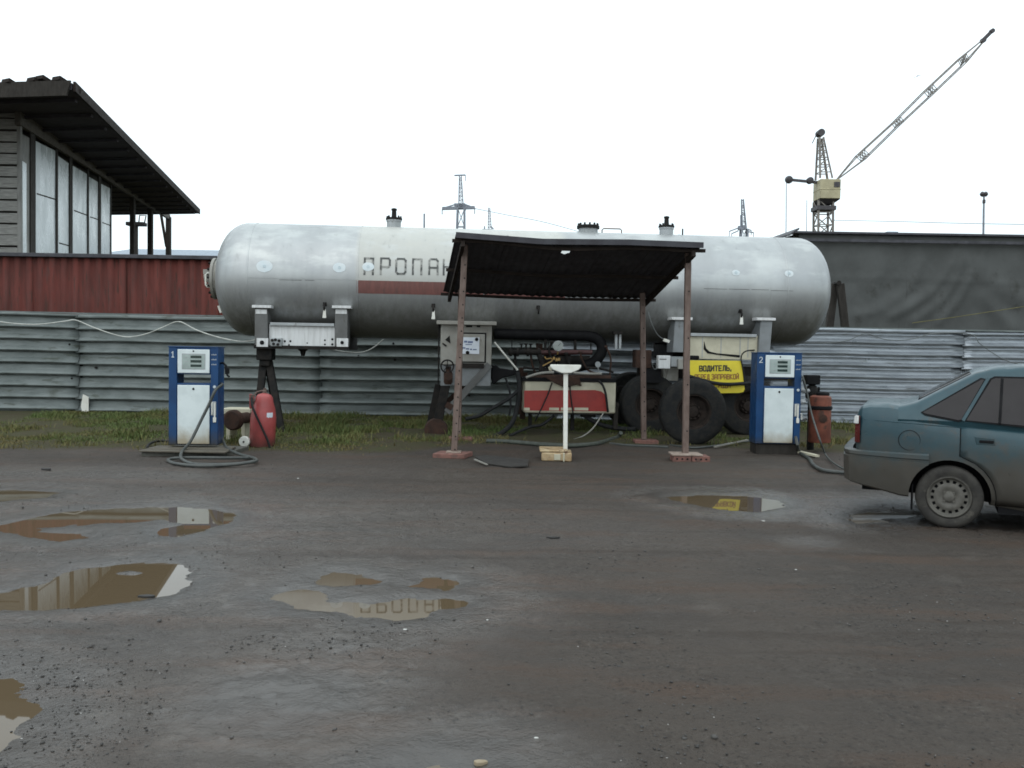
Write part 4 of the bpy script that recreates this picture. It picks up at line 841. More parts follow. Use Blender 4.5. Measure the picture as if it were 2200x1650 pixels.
# ---- saddles
def lb(mb, x0, y0, x1, y1, yl, dep):
    """box whose near face covers an outline measured at local depth yl"""
    a = th(x0, y1, yl); b = th(x1, y0, yl); return mb.box((a.x, yl, a.z), (b.x, yl + dep, b.z))
YS = -.97
for s, (u0_, u1_, yt, yb, bx0, bx1, bt, bb, mt) in enumerate([((547, 575), (719, 747), 660, 744, 578, 720, 699, 745, 'white_beam'), ((1449, 1481), (1633, 1660), 686, 757, 1482, 1628, 722, 771, 'cream')]):
    sd = MB()
    lb(sd, bx0, bt, bx1, bb, YS + .02, .06); beam = sd.build('saddle_beam', MT[mt], tt, bev=.006)
    m = MB(); lb(m, bx0 + 2, bt - 4, bx1 - 2, bt, YS - .03, .25); m.build('beam_ledge', MT['grey_paint'], beam, bev=.004)
    if s == 0:
        m = MB(); lb(m, u0_[0] - 2, bb - .5, u1_[1] + 2, bb + 3.5, YS - .06, 1.6); m.build('beam_flange', MT['dark_steel'], beam)
        m = MB()
        for px, py, r_ in ((612, 733, .018), (624, 733, .018), (621, 741, .014), (698, 731, .016), (698, 740, .016), (714, 729, .02), (714, 740, .02), (660, 737, .012)):
            c_ = th(px, py, YS + .02); m.cyl(c_ + Vector((0, -.004, 0)), c_ + Vector((0, .02, 0)), r_, 10)
        m.build('bolt_hole', MT['car_black'], beam)
        m = MB(); lb(m, 581, 726, 605, 744, YS - .10, .12); m.build('valve_block', MT['grey_paint'], beam, bev=.012)
        m = MB()
        for px, py in ((585, 731), (592, 730), (600, 732), (588, 739), (597, 740)): c_ = th(px, py, YS - .10); m.cyl(c_ + Vector((0, -.02, 0)), c_, .024, 10)
        m.build('socket', MT['dark_steel'], beam)
        m = MB(); c_ = th(651, 752, YS + .2); m.lathe([(.08, .06), (.08, .0), (.05, -.02), (.03, -.10)], c_, (0, 0, 1), 14); m.build('king_pin', MT['dark_steel'], tt)
    else:
        # oval opening cut in the right beam: dark recess with lighter flap
        op = [(1513, 733), (1517, 748), (1524, 755), (1540, 759), (1590, 763), (1589, 768), (1540, 762), (1520, 759), (1512, 750)]
        m = MB(); m.prism([th(*q, YS + .012) for q in op], (0, .006, 0)); m.build('beam_slot', MT['car_black'], beam)
        m = MB()
        for px in (1509, 1549, 1590, 1607): a = th(px, 724, YS + .014); b = th(px + 1, 768, YS + .014); m.box((a.x, YS + .014, b.z), (a.x + .012, YS + .03, a.z))
        m.build('panel_joint', MT['grey_paint'], beam)
    for j, (ua, ub) in enumerate((u0_, u1_)):
        m = MB(); dy = -.05
        a = th(ua, yb, YS + dy); b = th(ub, yt, YS + dy); sl_ = -.03 if s else 0.0
        m.prism([(a.x + sl_, YS + dy, a.z), (b.x + sl_, YS + dy, a.z), (b.x, YS + dy, b.z), (a.x, YS + dy, b.z)], (0, .42, 0)); up_ = m.build('saddle_upright', MT['upright_pale' if s else 'upright'], tt, bev=.008)
        m = MB(); lb(m, ua - 6, yt - 4 + j, ub + 7, yt + 1 + j, YS + dy - .05, .40); m.build('cap_plate', MT['white_beam'], up_, bev=.004)
        m = MB(); lb(m, ua + 2, yt + 5, ub - 2, yt + 14, YS + dy - .006, .02); m.build('white_plate', MT['white_beam'] if not s else MT['upright_pale'], up_)
        if s == 0:
            m = MB(); lb(m, ua + 4, 727, ub + 1, 745, YS + dy - .02, .05); fb_ = m.build('foot_plate', MT['white_beam'], up_, bev=.004)
            c_ = th((ua + ub) / 2 + 2, 736, YS + dy - .02); m = MB(); m.cyl(c_ + Vector((0, -.012, 0)), c_ + Vector((0, .02, 0)), .035 if not j else .028, 14); m.build('foot_bolt', MT['car_black'], fb_)
    # matching far side saddle, seen from under the tank
    m = MB(); a = th(bx0, bb, YS); b = th(bx1, bt, YS); m.box((a.x - .2, .75, a.z), (b.x + .2, .85, b.z)); m.box((a.x - .2, -.6, a.z + .02), (a.x - .1, .75, a.z + .25)); m.box((b.x + .1, -.6, a.z + .02), (b.x + .2, .75, a.z + .25)); m.build('cross_member', MT['dark_steel'], tt)
# ---- valve cabinet with door, paper notice and handwheel
YC = -.98
cbm = MB(); lb(cbm, 946, 697, 1057, 783, YC, .7); cbx = cbm.build('valve_cabinet', MT['cabinet'], tt, bev=.01)
m = MB(); lb(m, 938, 691, 1067, 696.5, YC - .10, .85); m.build('cabinet_roof', MT['cabinet'], cbx, bev=.006)
m = MB(); lb(m, 990, 718, 1042, 777, YC - .025, .02); dr = m.build('cabinet_door', MT['cabinet'], cbx, bev=.012)
m = MB(); lb(m, 986, 715, 1045, 779, YC - .003, .002); m.build('door_gap', MT['car_black'], cbx)
m = MB(); lb(m, 993, 725, 1030, 760, YC - .032, .003); pp = m.build('paper_notice', MT['paper'], cbx)
m = MB()
for x0, x1, y0, y1 in ((997, 1004, 732, 736), (1005, 1016, 733, 737), (1000, 1014, 739.5, 741), (994, 1000, 746, 749), (1001, 1008, 748, 751), (1010, 1014, 749, 752), (1016, 1024, 750, 752)): lb(m, x0, y0, x1, y1, YC - .0345, .002)
m.build('faded_writing', MT['paper_blue'], cbx)
m = MB()
for px, py, r_ in ((1004.5, 757.5, .032), (1024, 729, .030)): c_ = th(px, py, YC - .034); m.lathe([(r_, -.006), (r_ * .8, .004)], c_, (0, 1, 0), 9)
m.build('black_blot', MT['car_black'], cbx)
m = MB(); m.prism([th(*q, YC - .01) for q in ((956, 730), (966, 721), (968, 738))], (0, .01, 0)); m.prism([th(*q, YC - .015) for q in ((951, 736), (960, 742), (958, 745), (950, 739))], (0, .012, 0)); m.build('arrow_plate', MT['dark_steel'], cbx)
m = MB()
for px in (1005, 1011, 1028): c_ = th(px, 701, YC - .01); m.box((c_.x - .03, YC - .012, c_.z - .015), (c_.x + .03, YC, c_.z + .015))
m.build('vent_slot', MT['car_black'], cbx)
m = MB(); lb(m, 984, 698, 987, 790, YC - .02, .03); m.build('cabinet_edge', MT['rust'], cbx)
m = MB(); lb(m, 946, 783.5, 1055, 829, YC + .03, .5); lw = m.build('lower_box', MT['upright_pale'], tt, bev=.012)
m = MB(); lb(m, 990, 781, 1040, 790, YC - .03, .08); m.build('hinge_strip', MT['dark_steel'], cbx)
m = MB(); lb(m, 940, 697, 945, 829, YC + .1, .3); m.build('side_rail', MT['dark_steel'], tt)
c_ = th(961, 787, YC - .16); m = MB()
m.tube([c_ + Vector((.105 * math.cos(t * PI / 10), 0, .105 * math.sin(t * PI / 10))) for t in range(21)], .013, 8)
for t in range(5): m.bar(c_, c_ + Vector((.10 * math.cos(t * 2 * PI / 5 + .3), 0, .10 * math.sin(t * 2 * PI / 5 + .3))), .014, .014)
m.cyl(c_ + Vector((0, -.02, 0)), c_ + Vector((0, .2, 0)), .025, 10); hw = m.build('hand_wheel', MT['dark_steel'], tt)
m = MB(); c2 = th(963, 808, YC - .1); m.lathe([(.05, -.14), (.075, -.10), (.075, .05), (.045, .10), (.045, .16)], c2, (0, 0, 1), 14); m.lathe([(.07, -.08), (.07, .0)], c2 + Vector((0, -.08, 0)), (0, 1, 0), 12); m.build('valve_body', MT['rust'], tt)
# parking leg with foot and struts
m = MB(); m.bar(th(958, 826, YC + .1), th(938, 922, YC + .1), .15, .13, (0, 1, 0)); lg = m.build('landing_leg', MT['dark_steel'], tt, bev=.01)
c_ = th(937, 924, YC + .1); m = MB(); m.lathe([(.19, -.11), (.205, -.05), (.205, .05), (.19, .11)], c_, (0, 1, 0), 20); m.build('foot_roller', MT['rust'], lg)
m = MB(); m.bar(th(942, 826, YC + .5), th(922, 920, YC + .5), .12, .12, (0, 1, 0)); m.build('landing_leg', MT['dark_steel'], tt)
m = MB(); m.bar(th(1052, 783, YC + .02), th(960, 886, YC + .05), .12, .07, (0, 1, 0)); m.build('strut', MT['upright'], tt, bev=.006)
m = MB(); m.bar(th(1000, 828, YC + .3), th(955, 868, YC + .3), .08, .08, (0, 1, 0)); m.bar(th(958, 868, YC + .06), th(972, 876, YC + .06), .1, .12, (0, 1, 0)); m.build('leg_brace', MT['rust'], tt)
# horizontal steel pump pipe to the right of the cabinet
m = MB(); m.prism([th(*q, YC + .1) for q in ((1057, 786), (1066, 784), (1074, 791), (1116, 797), (1116, 803), (1080, 812), (1060, 826), (1056, 812))], (0, .3, 0)); m.build('pump_bracket', MT['car_black'], tt, bev=.015)
m = MB(); m.tube([th(1062, 735, YC + .15), th(1112, 795, YC + .15)], .016, 8); m.build('tie_rod', MT['white'], tt)
# big pipe under the belly with elbow
def big_pipe():
    P = [th(1062, 717, -.55), th(1150, 719, -.55), th(1230, 721, -.55), th(1262, 722, -.55), th(1282, 728, -.55), th(1293, 743, -.55), th(1290, 762, -.55), th(1276, 777, -.55), th(1250, 786, -.55), th(1225, 790, -.5)]
    m = MB(); m.tube(sag(P, 4), .095, 16); return m.build('belly_pipe', MT['car_black'], tt)
big_pipe()
m = MB(); m.tube([th(1092, 757, -.8), th(1125, 756, -.8), th(1162, 757, -.8)], .05, 12)
for px in (1097, 1112, 1134, 1157): c_ = th(px, 756.5, -.8); m.lathe([(.075, -.02), (.075, .02)], c_, (1, 0, 0), 12)
for px in (1120, 1130, 1140): c_ = th(px, 752, -.8); m.cyl(c_, c_ + Vector((0, 0, .10)), .016, 8); m.lathe([(.035, .09), (.035, .11)], c_, (0, 0, 1), 10)
m.build('manifold_pipe', MT['dark_steel'], tt)
m = MB(); m.tube([th(1150, 758, -.7), th(1210, 757, -.7), th(1272, 757, -.7)], .042, 10); m.build('cross_pipe', M('maroon_pipe', (.06, .02, .02), .6, 0, bump=(.1, 40)), tt)
m = MB(); m.tube(sag([th(1158, 762, -.85), th(1166, 782, -.85), th(1164, 795, -.85), th(1185, 800, -.8)]), .05, 10); m.lathe([(.11, -.08), (.13, -.03), (.13, .03), (.11, .08)], th(1180, 775, -.6), (0, 1, 0), 18); m.lathe([(.14, -.12), (.14, .12)], th(1210, 777, -.6), (1, 0, 0), 18); m.lathe([(.1, -.3), (.1, .3)], th(1230, 776, -.5), (1, 0, 0), 14); m.build('pump_body', MT['dark_steel'], tt)
m = MB(); m.tube(sag([th(1170, 766, -.9), th(1174, 771, -.9), th(1184, 770, -.9), th(1186, 775, -.9), th(1176, 781, -.9), th(1166, 786, -.9)]), .011, 6)
for px, py in ((1190, 770), (1196, 773), (1201, 772)): m.lathe([(.012, -.03), (.024, -.02), (.024, .02), (.012, .03)], th(px, py, -.9), (0, 0, 1), 8)
m.build('brass_fitting', MT['brass'], tt)
c_ = th(1199, 743, -1.0); m = MB(); m.lathe([(.085, .04), (.09, .0), (.09, -.012), (.075, -.012)], c_, (0, 1, 0), 24); gb = m.build('gauge', MT['grey_paint'], tt)
m = MB(); m.lathe([(.078, -.014), (.078, -.016)], c_, (0, 1, 0), 24); m.build('dial', MT['gauge'], gb)
m = MB(); m.bar(c_ + Vector((0, -.019, 0)), c_ + Vector((.04, -.019, .045)), .006, .003, (0, 1, 0)); m.build('needle', MT['car_black'], gb)
m = MB(); m.tube([c_ - Vector((0, -.01, .085)), th(1198, 761, -.95)], .015, 8); m.build('stem', MT['brass'], gb)
for px in (1100, 1158, 1172, 1178, 1236, 1270):
    m = MB(); w_ = 2.0 if px not in (1172, 1236) else 6; lb(m, px - w_ / 2, 728, px + w_ / 2, 758, -.6, .05); m.build('hanger', MT['dark_steel'], tt)
m = MB(); lb(m, 1152, 738, 1166, 758, -.5, .06); m.build('bracket_plate', MT['rust'], tt)
for px in (1324, 1332.5):
    m = MB(); lb(m, px - 2.7, 717, px + 2.7, 750, -.75, .06); m.build('drop_tube', MT['grey_paint'], tt)
m = MB(); lb(m, 1318, 712, 1338, 718, -.8, .15); m.build('tube_bracket', MT['dark_steel'], tt)
# thin pipework tangle between belly and box
for pts_, r_ in ((((1106, 758), (1107, 778), (1104, 800)), .022), (((1140, 757), (1143, 780), (1150, 800), (1158, 810)), .018), (((1128, 790), (1165, 793), (1195, 789)), .020), (((1216, 760), (1222, 782), (1236, 800)), .024), (((1246, 757), (1252, 776), (1266, 797), (1290, 803)), .018), (((1262, 790), (1290, 792), (1318, 800)), .020), (((1186, 735), (1180, 752), (1184, 770)), .020), (((1302, 745), (1312, 770), (1310, 806)), .016)):
    m = MB(); m.tube(sag([th(x_, y_, -.78) for x_, y_ in pts_]), r_, 8); c_ = th(*pts_[0], -.78); m.lathe([(r_ * 1.7, -.015), (r_ * 1.7, .015)], c_, (0, .3, 1), 10); m.build('thin_pipe', MT['dark_steel'] if r_ > .019 else MT['rust'], tt)
# pipes on top of the side box
m = MB(); m.tube(sag([th(1130, 811, -1.0), th(1160, 802, -1.0), th(1190, 800, -1.0)]), .022, 8); m.tube(sag([th(1232, 801, -1.0), th(1262, 803, -1.0), th(1293, 803, -1.0)]), .022, 8); m.build('thin_pipe', MT['cabinet'], tt)
m = MB(); m.tube([th(1128, 813, -.9), th(1190, 811, -.9), th(1312, 812, -.9)], .05, 10); m.tube([th(1150, 806, -.7), th(1215, 817, -.8), th(1245, 813, -.8)], .05, 10)
m.prism([th(*q, -1.05) for q in ((1170, 810), (1205, 806), (1245, 812), (1250, 830), (1240, 826), (1215, 833), (1190, 822))], (0, .12, 0)); m.build('pipe_cluster', MT['rust'], tt, bev=.006)
c_ = th(1284, 783, -1.0); m = MB(); m.lathe([(.04, .02), (.05, 0), (.05, -.015)], c_, (-.3, 1, 0), 14); m.tube([c_, th(1286, 800, -.95)], .012, 6); m.build('small_gauge', MT['grey_paint'], tt)
# underslung side box, cream with a rounded red panel
YB = -.98
m = MB(); lb(m, 1126, 819, 1324, 887, YB, .55); sb = m.build('side_box', MT['cream'], tt, bev=.03)
m = MB(); lb(m, 1122, 813.5, 1324, 819, YB - .02, .6); m.build('box_lid', MT['car_black'], sb)
rp = [(1126, 839), (1278, 838), (1292, 841), (1300, 848), (1304, 858), (1307, 884), (1126, 882)]
m = MB(); m.prism([th(*q, YB - .006) for q in rp], (0, .005, 0)); m.build('red_panel', MT['red_paint'], sb)
for x0, x1 in ((1126, 1138), (1180, 1201), (1205, 1231), (1234, 1264)):
    m = MB(); lb(m, x0, 876, x1, 881.5, YB - .010, .004); m.build('cream_dash', MT['cream'], sb)
m = MB(); lb(m, 1140, 884, 1316, 890, YB + .02, .4); lb(m, 1135, 886, 1143, 920, YB + .2, .06); lb(m, 1226, 884, 1234, 925, YB + .25, .06); lb(m, 1250, 884, 1280, 896, YB + .1, .2); m.build('box_frame', MT['dark_steel'], sb)
m = MB(); lb(m, 1318, 872, 1328, 922, YB + .1, .1); c_ = th(1323, 870, YB + .15); m.lathe([(.05, -.05), (.05, .05)], c_, (0, 1, 0), 12); m.build('frame_post', MT['wood_dark'], tt)
m = MB(); m.bar(th(1120, 790, -.5), th(1114, 890, -.6), .08, .08, (0, 1, 0)); m.bar(th(1128, 800, -.4), th(1122, 900, -.4), .09, .06, (0, 1, 0)); m.build('frame_post', MT['rust'], tt)
# main beams under the tank
for yl in (-.45, .45):
    m = MB(); a = th(1370, 760, yl); b = th(1720, 790, yl); m.box((a.x, yl - .05, 1.02), (b.x, yl + .05, 1.24)); m.build('chassis_beam', MT['dark_steel'], tt)
# electrics by the right saddle
m = MB(); lb(m, 1414, 764, 1441, 792, YC - .02, .15); e_ = m.build('junction_box', MT['white_beam'], tt, bev=.012)
m = MB(); lb(m, 1417, 771, 1432, 772.5, YC - .023, .005); m.build('box_label', MT['ink'], e_)
m = MB(); lb(m, 1441, 766, 1470, 788, YC + .05, .12); m.build('equipment_box', MT['grey_paint'], tt, bev=.01)
m = MB(); lb(m, 1457, 772, 1471, 793, YC - .02, .08); m.build('small_box', MT['cabinet'], tt, bev=.008)
m = MB(); lb(m, 1385, 793, 1420, 822, YC + .1, .3); m.build('battery_box', MT['car_black'], tt)
m = MB(); lb(m, 1365, 752, 1400, 790, YC + .25, .25); lb(m, 1362, 757, 1366, 789, YC + .3, .05); m.build('bracket_plate', MT['rust'], tt)
m = MB(); lb(m, 1425, 790, 1458, 818, YC + .3, .2); m.build('axle_mount', MT['cabinet'], tt, bev=.01)
m = MB(); lb(m, 1484, 764, 1503, 773, YC - .06, .1); m.build('coupling', MT['car_black'], tt, bev=.02)
m = MB(); m.tube(sag([th(1393, 670, -1.0), th(1400, 695, -1.02), th(1412, 718, -1.0), th(1425, 728, -.98), th(1440, 732, -.95)]), .008, 6); m.build('cable', MT['cable_grey'], tt)
m = MB(); m.bar(th(1426, 730, -.99), th(1437, 734, -.97), .05, .05); m.build('plug', MT['white'], tt)
m = MB(); m.tube(sag([th(1412, 778, -1.0), th(1405, 776, -1.0), th(1402, 785, -1.0), th(1406, 793, -.98), th(1413, 791, -.98)]), .007, 6); m.build('cable', MT['cable_grey'], tt)
# ---- wheels of the trailer
def wheel(parent, loc, mats, R, w, rim_r, nface=-1, name='wheel', hub=True):
    """axle along local y; nface -1: the face looks to -y"""
    g_ = bpy.data.objects.new(name, None); COL.objects.link(g_); g_.parent = parent; g_.location = loc
    m = MB(); P = [(rim_r, -w * .42), (rim_r * 1.08, -w * .5), (R * .80, -w * .52), (R * .93, -w * .47), (R * .985, -w * .38)]
    for k in range(-3, 4): P += [(R, w * (.1 * k - .035)), (R, w * (.1 * k + .035)), (R - .012, w * (.1 * k + .042)), (R - .012, w * (.1 * k + .058))] if k < 3 else [(R, w * (.1 * k - .035)), (R, w * (.1 * k + .035))]
    P += [(R * .985, w * .38), (R * .93, w * .47), (R * .80, w * .52), (rim_r * 1.08, w * .5), (rim_r, w * .42)]
    m.lathe(P, (0, 0, 0), (0, 1, 0), 48, cap=False); m.build('tyre', mats[0], g_, sharp=30)
    m = MB(); s = -nface
    m.lathe([(rim_r * 1.03, -s * w * .47), (rim_r * .97, -s * w * .46), (rim_r * .90, -s * w * .30), (rim_r * .86, -s * w * .05), (rim_r * .55, -s * w * .0), (rim_r * .48, -s * w * .10), (rim_r * .34, -s * w * .12), (rim_r * .32, -s * w * .26), (rim_r * .2, -s * w * .30), (.001, -s * w * .30)], (0, 0, 0), (0, 1, 0), 32, cap=False); m.build('rim', mats[1], g_)
    if hub:
        m = MB()
        for k in range(10): a = 2 * PI * k / 10; c_ = Vector((rim_r * .42 * math.cos(a), -s * w * .11, rim_r * .42 * math.sin(a))); m.cyl(c_, c_ - Vector((0, s * .04, 0)), .018, 6)
        m.build('wheel_nut', mats[1], g_)
    return g_
RW = .53
for px, yl in ((1394, -.62), (1604, -.72)):
    p = th(px, 890, yl); wheel(tt, (p.x, yl, RW + .04), (MT['tyre'], MT['hub']), RW, .30, .27)
    wheel(tt, (p.x, .85, RW + .04), (MT['tyre'], MT['hub']), RW, .30, .27, 1)
    m = MB(); m.cyl((p.x, yl, RW + .04), (p.x, .85, RW + .04), .07, 12); m.box((p.x - .35, -.5, .72), (p.x + .35, -.4, .84)); m.box((p.x - .35, .4, .72), (p.x + .35, .5, .84)); m.build('axle', MT['dark_steel'], tt)
p = at(1487, 889, 14.2); swt = thing('truck_wheel', 'large worn truck tyre on rusty rim standing nearest in front of the trailer axles', 'wheel', (p.x, p.y, gz(p.x, p.y)), TA * .5)
g_ = wheel(swt, (0, 0, RW - .01), (MT['tyre'], MT['hub']), RW, .27, .27)
# a thing that is a wheel keeps tyre and rim as its own parts
for ch in [x for x in bpy.data.objects if x.parent == g_]: ch.parent = swt; ch.location = g_.location
bpy.data.objects.remove(g_)
# ================================================================== support stand below the left saddle
p = th(570, 930, -.72); pw = T.w((p.x, -.72, 0)); sst = thing('support_stand', 'dark steel trestle stand propping the left end of the tank', 'stand', (pw.x, pw.y, .03), TA); SF = Fr((pw.x, pw.y, .03), TA)
def sh(px, py, yl=0): return SF.hit(px, py, yl)
m = MB(); a = sh(555, 773); b = sh(588, 748); m.box((a.x, -.18, a.z), (b.x, .18, b.z)); m.box((a.x + .04, -.14, a.z - .1), (b.x - .04, .14, a.z)); m.build('jack_head', MT['dark_steel'], sst, bev=.012)
for px, yl in ((548, -.25), (606, -.3), (600, .45), (552, .45)):
    m = MB(); b = sh(571 + (2 if px > 570 else -2), 776); e = sh(px, 926, yl); m.bar((b.x + (e.x - b.x) * .12, 0, b.z), (e.x, yl, 0.0), .115, .09, (0, 1, 0)); m.build('leg', MT['dark_steel'], sst, bev=.008)
m = MB(); a = sh(556, 862, -.16); b = sh(594, 862, -.18); m.bar((a.x, -.16, a.z), (b.x, -.18, b.z), .05, .05); m.build('cross_bar', MT['dark_steel'], sst)
# rusty roller with pipe lying at the stand's foot
m = MB(); c_ = at(498, 903, 13.2); e_ = at(552, 893, 13.9)
m.lathe([(.02, -.01), (.13, -.012), (.155, .015), (.155, .08), (.10, .12), (.085, .15), (.085, (e_ - c_).length)], c_, e_ - c_, 22)
single(m, 'rusty_roller', MT['rust'], 'rust brown roller with round end lying between pump and extinguisher', 'roller')
m = MB(); a = at(474, 889, 13.6); b = at(537, 879, 13.6); m.box((a.x, 13.6, a.z), (b.x, 14.0, b.z)); m.box((a.x + .08, 13.62, gz(a.x, 13.8)), (a.x + .14, 13.98, a.z)); m.box((b.x - .14, 13.62, gz(b.x, 13.8)), (b.x - .08, 13.98, a.z)); single(m, 'cream_bench', MT['cream'], 'low cream plank bench behind the left pump', 'bench', bev=.006)
# ================================================================== yellow sign hanging on the trailer
YG = -1.06
pg = th(1540, 843, YG); wg = T.w((pg.x, YG, pg.z)); sg = thing('warning_sign', 'yellow warning sign in Cyrillic hung above the trailer wheels', 'sign', wg, TA); GF = Fr(wg, TA)
def gh(px, py, yl=0): return GF.hit(px, py, yl)
def tri(mb, outline, y, th_): return mb.prism([gh(*q, y) for q in outline], (0, th_, 0))
o1 = [(1481, 774), (1592, 775), (1600, 836), (1597, 842), (1588, 844), (1541, 845), (1532, 836), (1512, 822), (1483, 806)]
m = MB(); tri(m, o1, 0, .012); m.build('board', MT['yellow'], sg)
def sign_line(text, x0, x1, yb, yt, sl, mat, wd, drop=()):
    """letters along a slightly sloping base line, one object per letter"""
    n_ = len(text.replace(' ', '')) + .5 * text.count(' '); cw = (x1 - x0) / n_; x = x0
    for ch in text:
        if ch == ' ': x += cw * .5; continue
        m = MB()
        for (ax_, ay_, bx_, by_, li) in strokes(ch, 0, cw * .66, wd):
            def pt(u, v):
                px = x + u; return gh(px, yb + sl * (px - x0) - (yb - yt) * v, -.002 - .0006 * li)
            A = pt(ax_, ay_); B = pt(bx_, by_); d = (B - A).normalized(); s_ = Vector((-d.z, 0, d.x)) * wd; A = A - d * wd * .8; B = B + d * wd * .8
            m.add([A - s_, B - s_, B + s_, A + s_], [(0, 1, 2, 3)])
        m.build('letter', mat, sg, smooth=False); x += cw
sign_line('ВОДИТЕЛЬ,', 1503, 1578, 797, 786.5, -.015, MT['ink'], .0105)
sign_line('ПЕРЕД ЗАПРАВКОЙ', 1493, 1589, 815, 805, -.01, MT['ink_brown'], .0075)
sign_line('ВЫСАДИ', 1516, 1572, 833, 823.5, .0, MT['ink_brown'], .0075)
# black hose hanging across the sign
m = MB(); m.tube(sag([T.w(th(1474, 806, -1.1)), T.w(th(1500, 814, -1.11)), T.w(th(1530, 822, -1.115)), T.w(th(1562, 825.5, -1.115)), T.w(th(1596, 824, -1.11)), T.w(th(1612, 822, -1.0)), T.w(th(1640, 820, -.8))]), .030, 10)
single(m, 'black_hose', MT['black'], 'black hose stretched across the yellow sign', 'hose')
m = MB(); m.tube(sag([T.w(th(1592, 774, -1.085)), T.w(th(1594, 762, -1.09)), T.w(th(1604, 754, -1.1)), T.w(th(1625, 752, -.9))]), .012, 8); m.tube(sag([T.w(th(1592, 774, -1.085)), T.w(th(1598, 800, -1.09)), T.w(th(1601, 826, -1.085))]), .012, 8); single(m, 'black_wire', MT['black'], 'black wire running down the right edge of the yellow sign', 'wire')
# ================================================================== canopy
cz = thing('canopy', 'dark lean to canopy on four pinkish brown posts before the tank', 'canopy', (at(1230, 985, 12.3).x, 13.2, 0)); KO = Vector(cz.location)
FL = at(979, 503, 11.85); FR_ = at(1510, 522, 11.95); BL = at(952, 627, 14.35); BR = at(1398, 640, 14.5)
def cpt(u, v, dz=0.0):
    """u across, v front to back on the sagging sheet roof"""
    p = FL.lerp(FR_, u).lerp(BL.lerp(BR, u), v); sagz = -.045 * math.sin(PI * u) * (1 - .5 * v) + .02 * math.sin(u * 11) * (1 - v)
    return p + Vector((0, 0, sagz + dz)) - KO
ns_ = 5
for i in range(ns_):
    u0, u1 = i / ns_, (i + 1) / ns_ + (.012 if i < ns_ - 1 else 0); nu_ = 36; nv_ = 12; m = MB()
    def f(u, v):
        q = cpt(u0 + (u1 - u0) * u, v); q.z += .009 * math.sin(u * 2 * PI * 6) + .004 * (i % 2) + .006 * math.sin(v * 7 + i); return q
    m.grid(f, nu_, nv_)
    if i == 2:   # a torn gap in the middle sheet
        m.f = [fc for k, fc in enumerate(m.f) if not (k // nu_ in (1,) and 8 <= k % nu_ <= 13)]; m.m = m.m[:len(m.f)]
    o = m.build('roof_sheet', MT['roof_dark'], cz, sharp=80, fixn=False); so_ = o.modifiers.new('thickness', 'SOLIDIFY'); so_.thickness = .006
for v in (.03, .5, .97):
    m = MB(); m.tube([cpt(-.012 + 1.03 * t / 10, v, -.06) for t in range(11)], .032, 4); m.build('purlin', MT['purlin'], cz)
for u in (.03, .965):
    m = MB(); m.bar(cpt(u, 0.0, -.12), cpt(u, 1.0, -.12), .05, .08); m.build('rafter', MT['purlin'], cz)
m = MB(); m.bar(cpt(0, -.012, -.02), cpt(.35, -.012, -.015), .02, .075); m.bar(cpt(.35, -.012, -.015), cpt(.7, -.012, -.02), .02, .075); m.bar(cpt(.7, -.012, -.02), cpt(1, -.012, -.02), .02, .075); m.build('fascia', MT['roof_dark'], cz)
for (bx, by, Yb, tx, ty, blk) in ((975, 982, 12.26, 1000, 526, 'l'), (1472, 985, 12.26, 1478, 556, 'r'), (1383, 944, 14.2, 1380, 640, 'b'), (985, 946, 14.2, 990, 632, 'b')):
    a = at(bx, by, Yb); b = at(tx, ty, Yb); m = MB(); d = (b - a); a.z = max(a.z, -.02)
    m.bar(a - KO, b - KO + Vector((0, 0, .08)), .082, .082, (0, 1, 0)); po = m.build('post', MT['post'], cz, bev=.006)
    m = MB()
    nh = 15 if blk == 'l' else 9 if Yb > 13 else 4
    for k in range(nh):
        c_ = a.lerp(b, (k + .6) / nh * .93) - KO; m.cyl(c_ + Vector((.012, -.0435, 0)), c_ + Vector((.012, -.03, 0)), .011, 8)
    tag(m.build('bolt_hole', MT['car_black'], po), kind='stuff')
    zg = gz(a.x, a.y)
    if blk == 'b':
        m = MB(); m.box((a.x - .16 - KO.x, a.y - .14 - KO.y, zg - .02), (a.x + .22 - KO.x, a.y + .14 - KO.y, zg + .045)); m.build('base_plate', MT['brick_red'], po, bev=.01)
    elif blk == 'r':
        q = Vector((a.x - KO.x, a.y - KO.y, 0)); m = MB(); m.box((q.x - .22, q.y - .22, zg + .075), (q.x + .20, q.y + .12, zg + .10)); m.build('base_plate', MT['mortar'], po, bev=.008)
        for k, (dx, dy) in enumerate(((-.20, -.21), (.055, -.215), (-.2, -.06), (.05, -.06))):
            m = MB(); m.box((q.x + dx, q.y + dy, zg - .01), (q.x + dx + .245, q.y + dy + .12, zg + .073)); bk = m.build('brick', MT['brick_red'], po, bev=.006)
            if k < 2:
                m = MB()
                for h_ in range(3): c_ = Vector((q.x + dx + .05 + .07 * h_, q.y + dy, zg + .035)); m.cyl(c_ + Vector((0, -.003, 0)), c_ + Vector((0, .02, 0)), .014, 8)
                m.mat(0); m.build('brick_hole', MT['car_black'], po)
    else:
        q = Vector((a.x - KO.x, a.y - KO.y, 0)); m = MB(); m.prism([(q.x - .28, q.y - .20, zg - .01), (q.x + .16, q.y - .23, zg - .01), (q.x + .26, q.y + .12, zg - .01), (q.x - .20, q.y + .16, zg - .01)], (0, 0, .07)); m.build('base_plate', MT['brick_red'], po, bev=.012)
        m = MB(); m.box((q.x - .10, q.y - .13, zg + .062), (q.x + .10, q.y + .08, zg + .075)); m.build('foot_plate', MT['mortar'], po)
